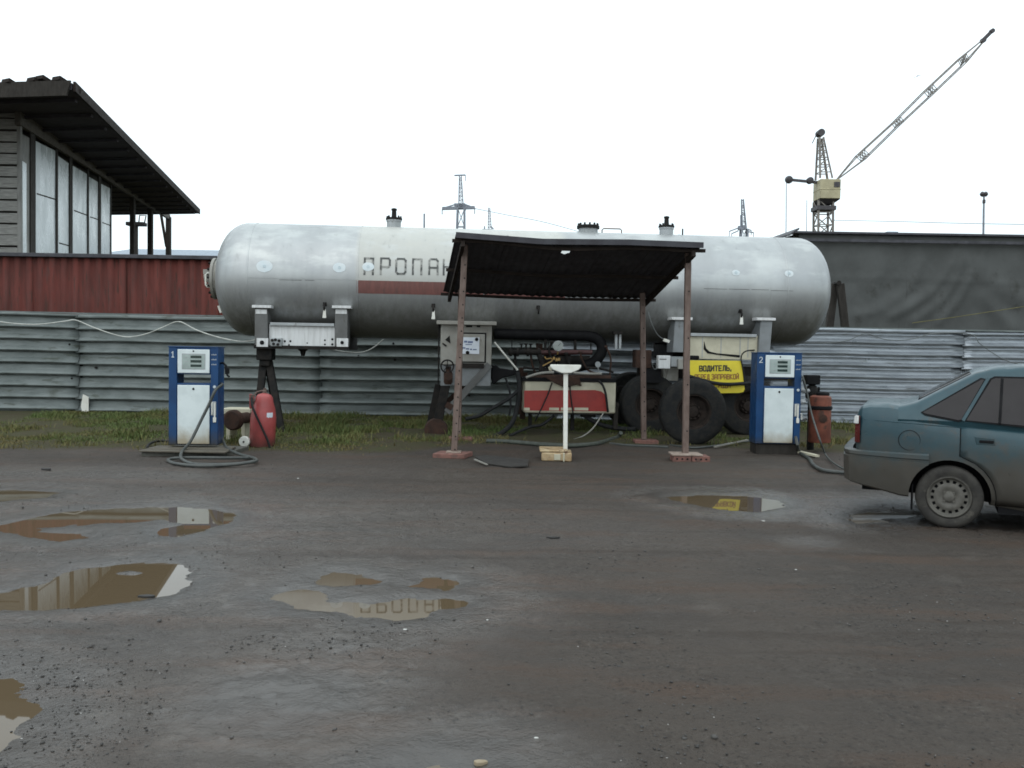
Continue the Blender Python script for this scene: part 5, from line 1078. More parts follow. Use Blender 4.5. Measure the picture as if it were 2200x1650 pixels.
# ================================================================== FUEL PUMPS
text_pale = M('pale_lettering', (.50, .55, .58), .6, 0, bump=(0, 1))
def pump(px_l, py_b, Yp, rz, digit, label):
    b = at(px_l, py_b, Yp); o = thing('fuel_pump', label, 'fuel pump', (b.x, b.y, b.z), rz, 'blue and white fuel pumps')
    Wd, Hh, Dp = .655, 1.335, .36; xl, xp0, xp1 = .0, .120, .545
    m = MB(); m.box((0, 0, 0), (xp0 - .012, Dp, Hh)); m.box((xp1 + .012, 0, 0), (Wd, Dp, Hh)); m.box((xp0 - .012, .004, .968), (xp1 + .012, Dp, Hh - .002)); m.box((xp0 - .012, .004, .0), (xp1 + .012, Dp, .848)); m.build('cabinet', MT['blue'], o, bev=.008)
    m = MB(); m.box((-.006, -.006, Hh), (Wd + .006, Dp + .006, Hh + .014)); m.build('top_plate', MT['blue'], o, bev=.004)
    m = MB(); m.box((xp0, -.014, .016), (xp1, .004, .822)); d_ = m.build('door', MT['pump_white'], o, bev=.008)
    m = MB(); c_ = Vector(((xp0 + xp1) / 2, -.016, .770)); m.lathe([(.016, 0), (.014, -.006)], c_, (0, 1, 0), 12); m.build('lock', MT['car_black'], d_)
    m = MB(); m.box((xp0, -.014, .985), (xp1, .004, 1.308)); p_ = m.build('display_panel', MT['pump_white'], o, bev=.008)
    m = MB(); m.box((xp0 + .06, -.017, 1.038), (xp1 - .055, -.013, 1.25)); m.build('display_frame', MT['grey_paint'], p_)
    m = MB(); m.box((xp0 + .068, -.019, 1.046), (xp1 - .063, -.016, 1.236)); m.build('display_glass', MT['lcd'], p_)
    for k in range(3):
        z0 = 1.190 - k * .060
        m = MB(); m.box((xp0 + .175, -.0215, z0), (xp1 - .105, -.0185, z0 + .034)); m.build('digit_window', MT['lcd_dark'], p_)
        m = MB(); m.box((xp0 + .09, -.0205, z0 + .008), (xp0 + .15, -.0185, z0 + .016)); m.build('caption_line', MT['grey_paint'], p_)
    m = MB(); m.lathe([(.012, 0), (.010, -.005)], ((xp0 + xp1) / 2, -.016, 1.285), (0, 1, 0), 10); m.build('lock', MT['car_black'], p_)
    m = MB(); sw = .006
    for (x0, z0, x1, z1, li) in strokes(digit, .035, .04, sw):
        A = Vector((x0, -.0015 - .0006 * li, 1.20 + .075 * z0)); B = Vector((x1, A.y, 1.20 + .075 * z1)); d = (B - A).normalized(); s_ = Vector((-d.z, 0, d.x)) * sw; A = A - d * sw; B = B + d * sw
        m.add([A - s_, B - s_, B + s_, A + s_], [(0, 1, 2, 3)])
    m.build('number', text_pale, o, smooth=False)
    for z0 in (1.232, 1.165, 1.098):
        m = MB()
        for k in range(4): m.box((Wd - .088 + k * .018, -.002, z0), (Wd - .088 + k * .018 + .012, .001, z0 + (.018 if k % 2 else .013)))
        m.build('worn_mark', MT['grey_paint'], o)
    m = MB(); m.box((Wd - .092, -.006, .41), (Wd - .022, .001, .60)); h_ = m.build('holster_plate', MT['grey_paint'], o, bev=.004)
    m = MB(); m.box((Wd - .082, -.014, .42), (Wd - .068, -.006, .59)); m.box((Wd - .052, -.012, .36), (Wd - .03, -.006, .58)); m.box((Wd - .062, -.016, .315), (Wd - .02, -.006, .385)); m.build('holster_clip', MT['white'], h_, bev=.003)
    m = MB(); m.lathe([(.022, .0), (.018, -.014)], (Wd - .045, 0, .80), (0, 1, 0), 12); m.build('button', text_pale, o)
    return o, Fr(b, rz)
pu1, PF1 = pump(362, 956, 12.05, math.radians(5), '1', 'blue and white fuel pump numbered 1 beside the red extinguisher')
pu2, PF2 = pump(1622, 953, 13.05, math.radians(-1), '2', 'blue and white fuel pump numbered 2 in front of the trailer wheels')
# filling gun on pump 1
m = MB(); m.tube([(.655, .12, 1.12), (.70, .10, 1.13), (.745, .08, 1.09), (.76, .06, 1.03)], .016, 8); m.box((.735, .05, .98), (.785, .11, 1.06)); m.tube([(.745, .07, 1.0), (.775, .05, .955), (.80, .04, .94)], .014, 8); m.build('filling_gun', MT['car_black'], pu1, bev=.004)
# pump 2: couplings on its right side
m = MB()
for z0, y0 in ((.80, .1), (.62, .1)): m.lathe([(.025, 0), (.035, .02), (.035, .06), (.02, .07), (.02, .10)], (.655, y0, z0), (1, 0, 0), 12)
m.build('coupling', MT['grey_paint'], pu2)
m = MB(); m.tube([(.66, .12, .45), (.70, .10, .44), (.70, .10, .36)], .014, 8); m.build('filling_gun', MT['white'], pu2)
# plinths
a = gnd(303, 981, 0); b = gnd(488, 981, 0); m = MB(); zt_ = PF1.o.z - .004
m.prism([(a.x, a.y, -.02), (b.x, b.y + .02, -.02), (b.x + .06, b.y + .80, -.02), (a.x + .10, b.y + .78, -.02)], (0, 0, zt_ - .035)); p_ = thing('pump_plinth', 'low wet slab with plank edge under pump 1', 'plinth', (0, 0, 0)); p_.location = (a.x, a.y, 0)
for i, q in enumerate(m.v): m.v[i] = tuple(Vector(q) - Vector((a.x, a.y, 0)))
m.build('slab', MT['slab'], p_, bev=.012)
for k in range(3):
    m = MB(); w_ = (b.x - a.x); y0 = -.03 + k * .20; m.box((-.02 + .01 * k, y0, zt_ - .050), (w_ + .03 - .02 * k, y0 + .185, zt_ - .022 + (.0 if k else -.006))); m.build('plank', MT['wood_plank'], p_, bev=.006)
m = MB(); q = PF2.o; m.box((q.x + .02, q.y + .03, -.05), (q.x + .64, q.y + .35, q.z - .004)); single(m, 'pump_plinth', MT['wood_dark'], 'block under pump 2 coloured dark like the shadow there', 'plinth', bev=.012)  # dark wood colour stands in for the shadow below the pump
# hoses of the pumps
P1 = [PF1.w((.655, .15, .84)), PF1.w((.70, .04, .83)), at(463, 838, 11.98), at(449, 869, 11.96), at(435, 897, 11.94), at(410, 947, 11.85), at(394, 966, 11.75), gnd(388, 980, .09), gnd(396, 990, .05), gnd(419, 997, .03), gnd(470, 998, .035), gnd(520, 995, .025), gnd(546, 990, .025), gnd(540, 984.5, .03), gnd(480, 984, .06), gnd(420, 983.5, .07), gnd(376, 984.5, .04), gnd(361, 989, .03), gnd(378, 996, .03), gnd(425, 1001, .03), gnd(480, 999.5, .03), gnd(530, 994.5, .05), gnd(551, 990, .05), gnd(545, 984, .05), gnd(520, 977.5, .05), gnd(500, 970, .07), gnd(487, 962, .09), at(480, 948, 12.35), at(475, 935, 12.45)]
cable(P1, .020, MT['hose'], 'grey rubber hose of pump 1 coiled on the wet ground', 'pump_hose', 'hose', 'hoses of the fuel pumps', 10)
P2 = [PF2.w((.755, .1, .80)), at(1724, 808, 12.98), at(1732, 835, 12.95), at(1744, 890, 12.9), at(1761, 944, 12.6), gnd(1775, 979, .05), gnd(1796, 998, .04), gnd(1816, 1008, .05), at(1830, 1004, 9.6)]
cable(P2, .013, MT['hose'], 'thin grey hose slanting from pump 2 in front of the orange cylinder', 'pump_hose', 'hose', 'hoses of the fuel pumps', 8)
P3 = [PF2.w((.60, .03, .12)), at(1713, 955, 12.95), gnd(1719, 972, .04), gnd(1738, 985, .03), gnd(1748, 999, .03), gnd(1768, 1010, .03), gnd(1806, 1015, .03), gnd(1850, 1018, .05)]
cable(P3, .024, MT['hose'], 'thick grey hose curving on the ground from pump 2 towards the car bumper', 'pump_hose', 'hose', 'hoses of the fuel pumps', 10)
# ================================================================== extinguishers
EY = 13.0
p = at(563, 958, EY); p.z = gz(p.x, EY) - .01; ex = thing('fire_extinguisher', 'large red fire extinguisher with black hose beside pump 1', 'extinguisher', (p.x, EY, p.z)); k_ = EY / F
r0_ = 27 * k_; hh = 114 * k_
m = MB(); m.lathe([(r0_ * .93, 0), (r0_, .02), (r0_, hh * .55), (r0_ * .90, hh * .72), (r0_ * .72, hh * .86), (r0_ * .66, hh * .94), (r0_ * .50, hh * .99), (.03, hh * 1.02)], (0, 0, 0), (.04, .0, 1), 28); m.build('cylinder', MT['ext_red'], ex)
m = MB(); m.lathe([(.03, 0), (.03, .05), (.018, .06), (.018, .09)], (.035, 0, hh), (0, 0, 1), 10); m.tube([(-.14, -.02, hh - .05), (-.08, 0, hh + .03), (.0, 0, hh + .05), (.06, 0, hh + .07)], .012, 6); m.lathe([(.03, -.05), (.03, .05)], (-.13, -.05, hh - .06), (0, 0, 1), 10); m.build('valve', MT['post'], ex)
m = MB(); m.box((-.175, -.06, hh * .72), (-.14, -.02, hh + .0)); m.box((-.15, -.07, hh * .9), (-.10, -.04, hh * .96)); m.build('horn', MT['ext_red'], ex, bev=.008)
m = MB(); m.grid(lambda u, v: Vector((math.sin(.80 + .55 * (u - .5)) * (r0_ * (.965 - .0 * v) + .003), -math.cos(.80 + .55 * (u - .5)) * (r0_ * .965 + .003), hh * (.36 + .30 * v))) + Vector((.04 * hh * (.36 + .30 * v), 0, 0)), 4, 2); m.build('label', MT['paper'], ex)
m = MB(); m.tube(sag([(-.13, -.09, hh * .93), (-.10, -.17, hh * .80), (-.03, -.215, hh * .62), (.06, -.22, hh * .38), (.13, -.21, hh * .18), (.17, -.2, .01)]), .016, 8); m.build('hose', MT['black'], ex)
m = MB(); q = at(525, 954, EY - .12) - Vector((p.x, EY, p.z)); q.z = gz(q.x + p.x, q.y + EY) + .082 - p.z; m.lathe([(.055, .05), (.075, .045), (.080, .02), (.080, -.01), (.07, -.018), (.03, -.020)], q, (0.15, 1, 0), 22); wh_ = m.build('wheel', MT['white'], ex)
m = MB(); m.lathe([(.014, 0), (.012, -.012)], q + Vector((-.004, -.02, 0)), (0.15, 1, 0), 10); m.build('axle_cap', MT['car_black'], wh_)
m = MB(); m.tube([q + Vector((0, .05, 0)), (.0, .1, .08)], .012, 6); m.build('axle', MT['dark_steel'], ex)
OY = 13.5
p = at(1760, 950, OY); oc = thing('orange_cylinder', 'rusty orange metal cylinder with dark strap standing right of pump 2', 'cylinder', (p.x, OY, p.z)); k_ = OY / F; r0_ = 23.5 * k_; hh = 101 * k_
m = MB(); m.lathe([(r0_ * .95, 0), (r0_, .02), (r0_ * .97, hh * .6), (r0_ * .97, hh * .9), (r0_ * .93, hh * .97), (r0_ * .7, hh), (.02, hh * 1.005)], (0, 0, 0), (0, 0, 1), 28); m.build('body', MT['orange'], oc)
m = MB(); m.lathe([(r0_ * 1.0, hh * .70), (r0_ * 1.06, hh * .715), (r0_ * 1.06, hh * .765), (r0_ * 1.0, hh * .78)], (0, 0, 0), (0, 0, 1), 28, cap=False); m.build('strap', MT['car_black'], oc)
m = MB(); m.lathe([(r0_ * .62, hh), (r0_ * .6, hh + .04), (r0_ * .4, hh + .06)], (.03, 0, 0), (0, 0, 1), 16); m.tube([(-.03, 0, hh + .03), (-.03, 0, hh + .13)], .018, 8); m.build('valve_cap', MT['car_black'], oc, bev=.006)
m = MB(); m.lathe([(.06, .0), (.062, -.012), (.045, -.014)], (-.01, -r0_ * .96, hh * .52), (0, 1, 0), 18); m.build('round_boss', MT['rust'], oc)
p = at(1741, 950, 13.75); vp = thing('valve_post', 'dark pipe post with square black valve head behind pump 2', 'valve', (p.x, 13.75, 0.0))
zz = at(1741, 826, 13.75).z; m = MB(); m.tube([(0, 0, 0), (0, 0, zz)], .055, 10); m.lathe([(.085, zz - .22), (.10, zz - .18), (.10, zz - .08), (.07, zz - .02)], (0, 0, 0), (0, 0, 1), 14); m.build('pipe', MT['dark_steel'], vp)
m = MB(); a = at(1731, 826, 13.7) - vp.location; b = at(1761, 806, 13.7) - vp.location; m.box((a.x, -.1, a.z), (b.x, .1, b.z)); m.build('valve_head', MT['car_black'], vp, bev=.015)
for px, py in ((1722, 838), (1733, 840), (1724, 862), (1726, 900)): c_ = at(px, py, 13.68) - vp.location; m = MB(); m.lathe([(.018, -.05), (.03, -.04), (.03, .04), (.018, .05)], c_, (1, 0, .2), 10); m.build('pipe_fitting', MT['grey_paint'], vp)
a = at(1714, 950, 13.1); b = at(1760, 960, 12.7); m = MB(); m.bar((a.x, 13.2, .05), (b.x, 12.75, .03), .07, .03); single(m, 'timber_offcut', MT['cream'], 'pale timber offcut on the ground between pump 2 and the car', 'plank')
m = MB(); a = gnd(1535, 960, .05); b = gnd(1606, 945, .09); m.bar(a, b, .03, .02); single(m, 'thin_rod', MT['cabinet'], 'thin pale rod lying before the truck wheels', 'rod')
# ================================================================== weighing scale under the canopy
SY = 12.2
p = gnd(1200, 990, 0); SY = p.y + .15; ws = thing('weighing_scale', 'white pillar weighing scale on a rusty base under the canopy', 'scale', (p.x, SY, 0)); O = Vector((p.x, SY, 0))
a = at(1163, 992, SY - .2) - O; b = at(1228, 970, SY - .2) - O; m = MB(); m.prism([(a.x, -.2, .0), (b.x, -.24, 0), (b.x + .02, .2, 0), (a.x + .02, .22, 0)], (0, 0, .115)); bs = m.build('platform_base', MT['scale_rust'], ws, bev=.015)
m = MB(); m.box((a.x - .02, -.20, .118), (b.x - .05, .26, .15)); m.build('platform_plate', MT['scale_rust'], ws, bev=.01)
m = MB(); m.box((a.x + .17, -.243, .02), (a.x + .255, -.225, .10)); m.box((a.x + .29, -.246, .0), (a.x + .31, -.22, .118)); m.build('base_plate', MT['cream'], bs, bev=.004)
m = MB(); a1 = at(1214.5, 972, SY) - O; b1 = at(1215.5, 800, SY) - O; m.bar((a1.x, 0, .13), (b1.x, 0, b1.z), .060, .045, (0, 1, 0)); m.build('pillar', MT['white'], ws, bev=.008)
hd = [(1183, 783), (1249, 784), (1248, 790), (1243, 795), (1227, 802), (1207, 802), (1187, 794), (1182, 788)]
m = MB(); m.prism([at(*q, SY - .07) - O for q in hd], (0, .12, 0)); m.build('display_head', MT['white'], ws, bev=.012)
m = MB(); p0 = at(1178, 795, SY) - O; m.prism([at(*q, SY + .06) - O for q in ((1178, 789), (1184, 785), (1186, 797), (1180, 796))], (0, .03, 0)); m.build('side_lever', MT['cream'], ws)
# ---- mat and boards on the ground
m = MB(); Pm = [gnd(*q, .012) for q in ((1020, 984), (1044, 981), (1136, 990), (1134, 1003), (1098, 1005), (1045, 998))]
m.prism(Pm, (0, 0, .022)); single(m, 'rubber_mat', MT['mat'], 'dark rubber mat with pale edge lying between canopy post and scale', 'mat', bev=.004)
m = MB(); m.bar(gnd(1020, 987, .03), gnd(1046, 998, .03), .03, .012); single(m, 'wood_strip', MT['cabinet'], 'pale thin strip along the left edge of the rubber mat', 'strip')
# ---- hoses lying under the tank
hg = 'hoses lying under the tank'
def w2(px, py, z=.0): return gnd(px, py, z)
cable([w2(1045, 947, .05), w2(1080, 948, .05), w2(1120, 951, .05), w2(1170, 955, .05), w2(1230, 957, .05), w2(1280, 953, .05), w2(1312, 944, .06), w2(1328, 938, .08), at(1334, 930, 14.6)], .034, M('ribbed_green_hose', (.06, .07, .055), .55, 0, (.035, .04, .034), 14, bump=(.2, 90)), 'long thick greenish hose lying across the dirt under the canopy', 'ground_hose', 'hose', hg, 10)
cable([w2(1310, 953, .03), w2(1350, 957, .03), w2(1400, 959, .03), w2(1436, 961, .03)], .022, MT['hose'], 'short hose end lying left of the nearest truck tyre', 'ground_hose', 'hose', hg)
cable([T.w(th(1112, 840, -1.0)), T.w(th(1092, 857, -1.05)), T.w(th(1060, 876, -1.08)), T.w(th(1030, 893, -1.1)), T.w(th(1000, 900, -1.15))], .032, MT['black'], 'black hose slanting down left under the tank to the grass', 'ground_hose', 'hose', hg)
cable([T.w(th(1112, 800, -.95)), T.w(th(1116, 830, -1.0)), T.w(th(1112, 870, -1.0)), T.w(th(1102, 905, -1.05)), T.w(th(1085, 925, -1.1)), T.w(th(1062, 938, -1.2)), T.w(th(1040, 943, -1.3))], .04, MT['black'], 'black hose dropping from the pump bracket and curling onto the ground', 'ground_hose', 'hose', hg)
cable([T.w(th(1086, 812, -1.0)), T.w(th(1095, 840, -1.03)), T.w(th(1097, 870, -1.05)), T.w(th(1094, 893, -1.05))], .018, MT['black'], 'thin black hose hanging left of the red and cream box', 'ground_hose', 'hose', hg)
cable([T.w(th(1186, 822, -1.02)), T.w(th(1178, 845, -1.05)), T.w(th(1166, 872, -1.05)), T.w(th(1156, 892, -1.05)), T.w(th(1150, 905, -1.0))], .013, MT['black'], 'thin dark line crossing the red panel left of the scale pillar', 'ground_hose', 'hose', hg, 6)
cable([T.w(th(1224, 824, -1.02)), T.w(th(1226, 850, -1.04)), T.w(th(1230, 880, -1.04)), T.w(th(1232, 895, -1.0))], .013, MT['black'], 'thin dark line crossing the red panel right of the scale pillar', 'ground_hose', 'hose', hg, 6)
cable([T.w(th(1286, 818, -1.02)), T.w(th(1295, 828, -1.06)), T.w(th(1301, 845, -1.07)), T.w(th(1304, 868, -1.06)), T.w(th(1306, 885, -1.03))], .020, MT['black'], 'black hose curving down over the right end of the box', 'ground_hose', 'hose', hg)
cable([T.w(th(1190, 893, -.9)), T.w(th(1165, 912, -1.0)), T.w(th(1140, 917, -1.05)), T.w(th(1118, 926, -1.1)), T.w(th(1095, 936, -1.2))], .026, MT['black'], 'black hose sagging from below the box to the grass', 'ground_hose', 'hose', hg)
cable([T.w(th(1255, 892, -.8)), T.w(th(1275, 905, -.85)), T.w(th(1300, 915, -.85)), T.w(th(1335, 921, -.8)), T.w(th(1365, 922, -.9))], .04, MT['black'], 'thick black hose running from the box to the trailer wheels', 'ground_hose', 'hose', hg)
cable([w2(1180, 940, .03), w2(1220, 946, .03), T.w(th(1250, 938, -1.3)), T.w(th(1272, 922, -1.2)), T.w(th(1288, 900, -1.1)), T.w(th(1296, 888, -1.0))], .012, MT['cabinet'], 'thin pale hose looping below the box behind the scale', 'ground_hose', 'hose', hg, 6)
cable([w2(1440, 956, .03), w2(1490, 962, .03), w2(1540, 957, .04), w2(1580, 951, .05), w2(1622, 946, .06)], .016, MT['hose'], 'thin hose on the ground running to pump 2', 'ground_hose', 'hose', hg)
cable([w2(317, 962, .06), w2(320, 955, .08), w2(332, 949, .08), w2(350, 947, .08), w2(366, 948, .1)], .018, MT['black'], 'short black hose end sticking out left of pump 1', 'ground_hose', 'hose', hg)
# ================================================================== CAR
g0 = gnd(2045, 1136); CF = Fr((g0.x, g0.y, 0), math.radians(-25))
car = thing('parked_car', 'muddy teal saloon car seen from its rear right side', 'car', CF.o, CF.a)
CYC = .815                                   # local y of the centre line; the near side is towards -y
KS = [-.81, -.79, -.76, -.70, -.55, -.34, -.26, -.05, .04, .55, 1.2, 1.95, 2.1, 2.6, 3.05, 3.25, 3.33]
KZT = [.955, 1.00, 1.035, 1.050, 1.056, 1.030, .996, .957, .937, .912, .885, .87, .865, .81, .72, .64, .58]
KZB = [.42, .40, .39, .37, .31, .265, .26, .25, .245, .18, .175, .17, .17, .19, .20, .25, .30]
KW = [.66, .735, .77, .79, .805, .815, .817, .82, .822, .828, .83, .828, .827, .81, .765, .69, .58]
def kw(t, s): return float(np.interp(s, KS, t))
RING = [(0, 0), (.82, 0), (.93, .02), (.980, .10), (1.0, .28), (1.0, .48), (.997, .66), (.988, .80), (.968, .90), (.935, .965), (.87, 1.0), (.5, 1.012), (0, 1.018)]
def side_y(s, z):
    zb, zt, w = kw(KZB, s), kw(KZT, s), kw(KW, s); f = (z - zb) / (zt - zb)
    return w * float(np.interp(f, [r[1] for r in RING[1:11]], [r[0] for r in RING[1:11]]))
stn = sorted(set(KS + [x for x in np.arange(-.7, 3.2, .09)]))
m = MB(); ringn = None
for s in stn:
    zb, zt, w = kw(KZB, s), kw(KZT, s), kw(KW, s); pts = [(w * a, zb + (zt - zb) * b) for a, b in RING]
    full = [(y, z) for y, z in pts] + [(-y, z) for y, z in pts[::-1][1:-1]]
    ringn = len(full); m.v += [(s, CYC - y, z) for y, z in full]
for i in range(len(stn) - 1):
    for j in range(ringn): m.f.append((i * ringn + j, (i + 1) * ringn + j, (i + 1) * ringn + (j + 1) % ringn, i * ringn + (j + 1) % ringn)); m.m.append(0)
m.f += [tuple(range(ringn)), tuple((len(stn) - 1) * ringn + j for j in range(ringn))[::-1]]; m.m += [0, 0]
WHEELS = [(-.03, .272), (2.49, .272)]
def cut_arches(o):
    cut = MB()
    for (s, z) in WHEELS:
        for y0, y1 in ((-.2, .30), (CYC * 2 - .30, CYC * 2 + .2)): cut.lathe([(.325, 0), (.325, y1 - y0)], (s, y0, z), (0, 1, 0), 40)
    c = cut.build('cutter', MT['car_black'], None); c.matrix_world = o.matrix_world.copy() if not o.parent else Matrix.Identity(4)
    par = o.parent; o.parent = None
    bo = o.modifiers.new('arch', 'BOOLEAN'); bo.operation = 'DIFFERENCE'; bo.solver = 'EXACT'; bo.object = c
    try: bo.material_mode = 'TRANSFER'
    except Exception: pass
    bpy.context.view_layer.update(); dg = bpy.context.evaluated_depsgraph_get(); me = bpy.data.meshes.new_from_object(o.evaluated_get(dg)); o.modifiers.clear(); o.data = me; o.data.set_sharp_from_angle(angle=math.radians(32))
    bpy.data.objects.remove(c); o.parent = par
body = m.build('body', [MT['car_paint']], car, sharp=32); cut_arches(body)
# cabin (roof and pillars)
GS = [-.46, -.40, -.32, -.10, .155, .27, .40, .55, .95, 1.2, 1.38, 1.62, 2.0]
GT = [1.045, 1.060, 1.085, 1.215, 1.362, 1.397, 1.413, 1.424, 1.424, 1.412, 1.365, 1.19, .87]
def cab_y(z): return .806 - (z - .92) * .42
m = MB()
st2 = sorted(set(GS + list(np.arange(-.44, 1.98, .06)))); n2 = None
for s in st2:
    zt = float(np.interp(s, GS, GT)); zb = min(.84, zt - .05); ys_ = cab_y(zt - .045) if zt > .98 else cab_y(.93)
    pts = [(0, zb), (.775, zb), (min(cab_y(.935), .80), .935), (ys_, zt - .045), (ys_ - .025, zt - .016), (ys_ - .07, zt), (ys_ * .5, zt + .014), (0, zt + .018)]
    full = pts + [(-y, z) for y, z in pts[::-1][1:-1]]; n2 = len(full); m.v += [(s, CYC - y, z) for y, z in full]
for i in range(len(st2) - 1):
    for j in range(n2): m.f.append((i * n2 + j, (i + 1) * n2 + j, (i + 1) * n2 + (j + 1) % n2, i * n2 + (j + 1) % n2)); m.m.append(0)
m.f += [tuple(range(n2)), tuple((len(st2) - 1) * n2 + j for j in range(n2))[::-1]]; m.m += [0, 0]
m.build('roof', MT['car_paint'], car, sharp=32)
def side_patch(outline, off, mat, name, parent, side=-1, th_=.004):
    k = []
    for s, z in outline: y = cab_y(z) + off; k.append((s, CYC + side * y, z))
    m = MB(); m.prism(k, (0, -side * th_, 0)); return m.build(name, mat, parent, smooth=False)
QW = [(-.262, 1.003), (.192, 1.302), (.215, 1.300), (.043, .955), (.02, .949), (-.24, .993)]
RDW = [(.082, .950), (.272, 1.303), (.30, 1.318), (.93, 1.322), (.93, .905), (.54, .925)]
FDW = [(.985, .903), (.985, 1.322), (1.20, 1.310), (1.42, 1.20), (1.74, .885)]
def grow(o, d):
    c = np.mean(np.array(o), 0); out = []; n_ = len(o)
    for i in range(n_):
        a, b, e = np.array(o[i - 1]), np.array(o[i]), np.array(o[(i + 1) % n_]); t1 = (b - a) / np.linalg.norm(b - a); t2 = (e - b) / np.linalg.norm(e - b); n1 = np.array((t1[1], -t1[0])) + np.array((t2[1], -t2[0])); n1 /= np.linalg.norm(n1) + 1e-9
        if (b - c) @ n1 < 0: n1 = -n1
        out.append(tuple(b + n1 * d))
    return out
# doors: proud skins over the body, with dark shut lines
def door(s0, s1, arch, name, side):
    def sb(z):
        if arch is None: return s0
        q = .365 ** 2 - (z - .272) ** 2; return max(s0, arch + math.sqrt(q) if q > 0 else s0)
    zt0, zt1 = kw(KZT, s0) - .012, kw(KZT, s1) - .012
    for nm, mat, off, e in (('door', MT['car_paint'], .0065, 0.0), ('door_gap', MT['car_black'], .002, .008)):
        def f(u, v):
            v0 = .235 - e; zz = v0 + (zt0 + (zt1 - zt0) * u + e * .4 - v0) * v; a = sb(zz) - e; b = s1 + e; s = a + (b - a) * u
            return Vector((s, CYC + side * (side_y(s, zz) + off), zz))
        m = MB(); m.grid(f, 14, 12); o = m.build(nm, mat, car if nm == 'door' else dro, smooth=True, fixn=False)
        so_ = o.modifiers.new('thickness', 'SOLIDIFY'); so_.thickness = .004 if nm == 'door' else .001; so_.offset = -side * 1.0
        if nm == 'door': dro = o
    hs = s0 + .125; hz = .765 if arch is not None else .735; hy = side_y(hs, hz) + .008
    m = MB(); m.prism([(hs - .02, CYC + side * hy, hz + .048), (hs + .13, CYC + side * hy, hz + .040), (hs + .14, CYC + side * hy, hz - .02), (hs - .005, CYC + side * hy, hz - .018)], (0, side * .006, 0)); hd_ = m.build('handle_cup', MT['car_paint'], dro, bev=.004)
    m = MB(); m.box((hs + .015, CYC + side * (hy + .004), hz - .002), (hs + .125, CYC + side * (hy + .016), hz + .022)); m.build('handle', MT['car_black'], dro, bev=.005)
    return dro
for side in (-1, 1):
    dr1 = door(.045, .965, -.03, 'door', side); dr2 = door(.985, 1.95, None, 'door', side)
    side_patch(grow(QW, .016), .008, MT['car_black'], 'window_seal', car, side)
    side_patch(QW, .013, MT['glass_car'], 'quarter_window', car, side)
    for d_, ol in ((dr1, RDW), (dr2, FDW)):
        side_patch(grow(ol, .016), .008, MT['car_black'], 'window_seal', d_, side); side_patch(ol, .013, MT['glass_car'], 'window', d_, side)
    m = MB(); y = CYC + side * (cab_y(1.13) + .016); m.bar((.335, CYC + side * (cab_y(.935) + .016), .935), (.352, CYC + side * (cab_y(1.315) + .016), 1.315), .022, .008, (0, 1, 0)); m.build('window_divider', MT['car_black'], dr1)
    # body colour door frame between the two rear windows
    m = MB(); m.bar((.055, CYC + side * (cab_y(.945) + .012), .945), (.245, CYC + side * (cab_y(1.315) + .012), 1.315), .026, .012, (0, 1, 0)); m.build('door_frame', MT['car_paint'], dr1)
    # waist crease and rubbing line
    m = MB(); m.tube([(s, CYC + side * (side_y(s, .885 - .045 * s) - .001), .885 - .045 * s) for s in np.arange(-.74, 1.9, .12)], .005, 6); m.build('crease', MT['car_paint'], body)
    m = MB(); m.tube([(s, CYC + side * (side_y(s, .415 - .02 * s) + .001), .415 - .02 * s) for s in np.arange(.42, 2.0, .12)], .006, 6); m.build('crease', MT['car_paint'], body)
# fuel flap
m = MB(); c_ = Vector((-.362, CYC - side_y(-.362, .752) - .0005, .752)); m.tube([c_ + Vector((.088 * math.cos(a), -.000, .088 * math.sin(a))) for a in np.linspace(0, 2 * PI, 29)], .0026, 6); m.build('fuel_flap', MT['car_black'], body)
# boot lid gap, tail lamps, rear window
for side in (-1, 1):
    m = MB(); m.prism([(-.805, CYC + side * .735, .70), (-.80, CYC + side * .735, .945), (-.775, CYC + side * .770, .950), (-.77, CYC + side * .775, .70)], (-.018, side * -.04, 0)); tl_ = m.build('tail_lamp', MT['lamp_red'], car, bev=.006)
    m = MB(); m.prism([(-.818, CYC + side * .742, .875), (-.815, CYC + side * .742, .945), (-.785, CYC + side * .776, .950), (-.785, CYC + side * .777, .875)], (-.012, side * .004, 0)); m.build('reversing_lamp', MT['lamp_white'], tl_, bev=.004)
    m = MB(); m.box((-.822, CYC + side * .36, .70), (-.80, CYC + side * .69, .94)); m.build('tail_lamp', MT['lamp_red'], car, bev=.006)
m = MB(); m.box((-.818, CYC - .30, .72), (-.80, CYC + .30, .86)); m.build('boot_panel', MT['car_paint'], car, bev=.004)
m = MB()
for k in range(9):
    pass
m.grid(lambda u, v: Vector((-.30 + .42 * v, CYC + (u - .5) * 2 * (cab_y(1.10 + .24 * v) - .14), float(np.interp(-.30 + .42 * v, GS, GT)) + .004 + .016 * (1 - (2 * u - 1) ** 2))), 8, 8); rwn = m.build('rear_window', MT['glass_car'], car, fixn=False); rwn.modifiers.new('thickness', 'SOLIDIFY').thickness = .004
m = MB(); m.grid(lambda u, v: Vector((1.42 + .46 * v, CYC + (u - .5) * 2 * (.60 + .10 * v), float(np.interp(1.42 + .46 * v, GS, GT)) + .022)), 8, 8); rwn = m.build('windscreen', MT['glass_car'], car, fixn=False); rwn.modifiers.new('thickness', 'SOLIDIFY').thickness = .004
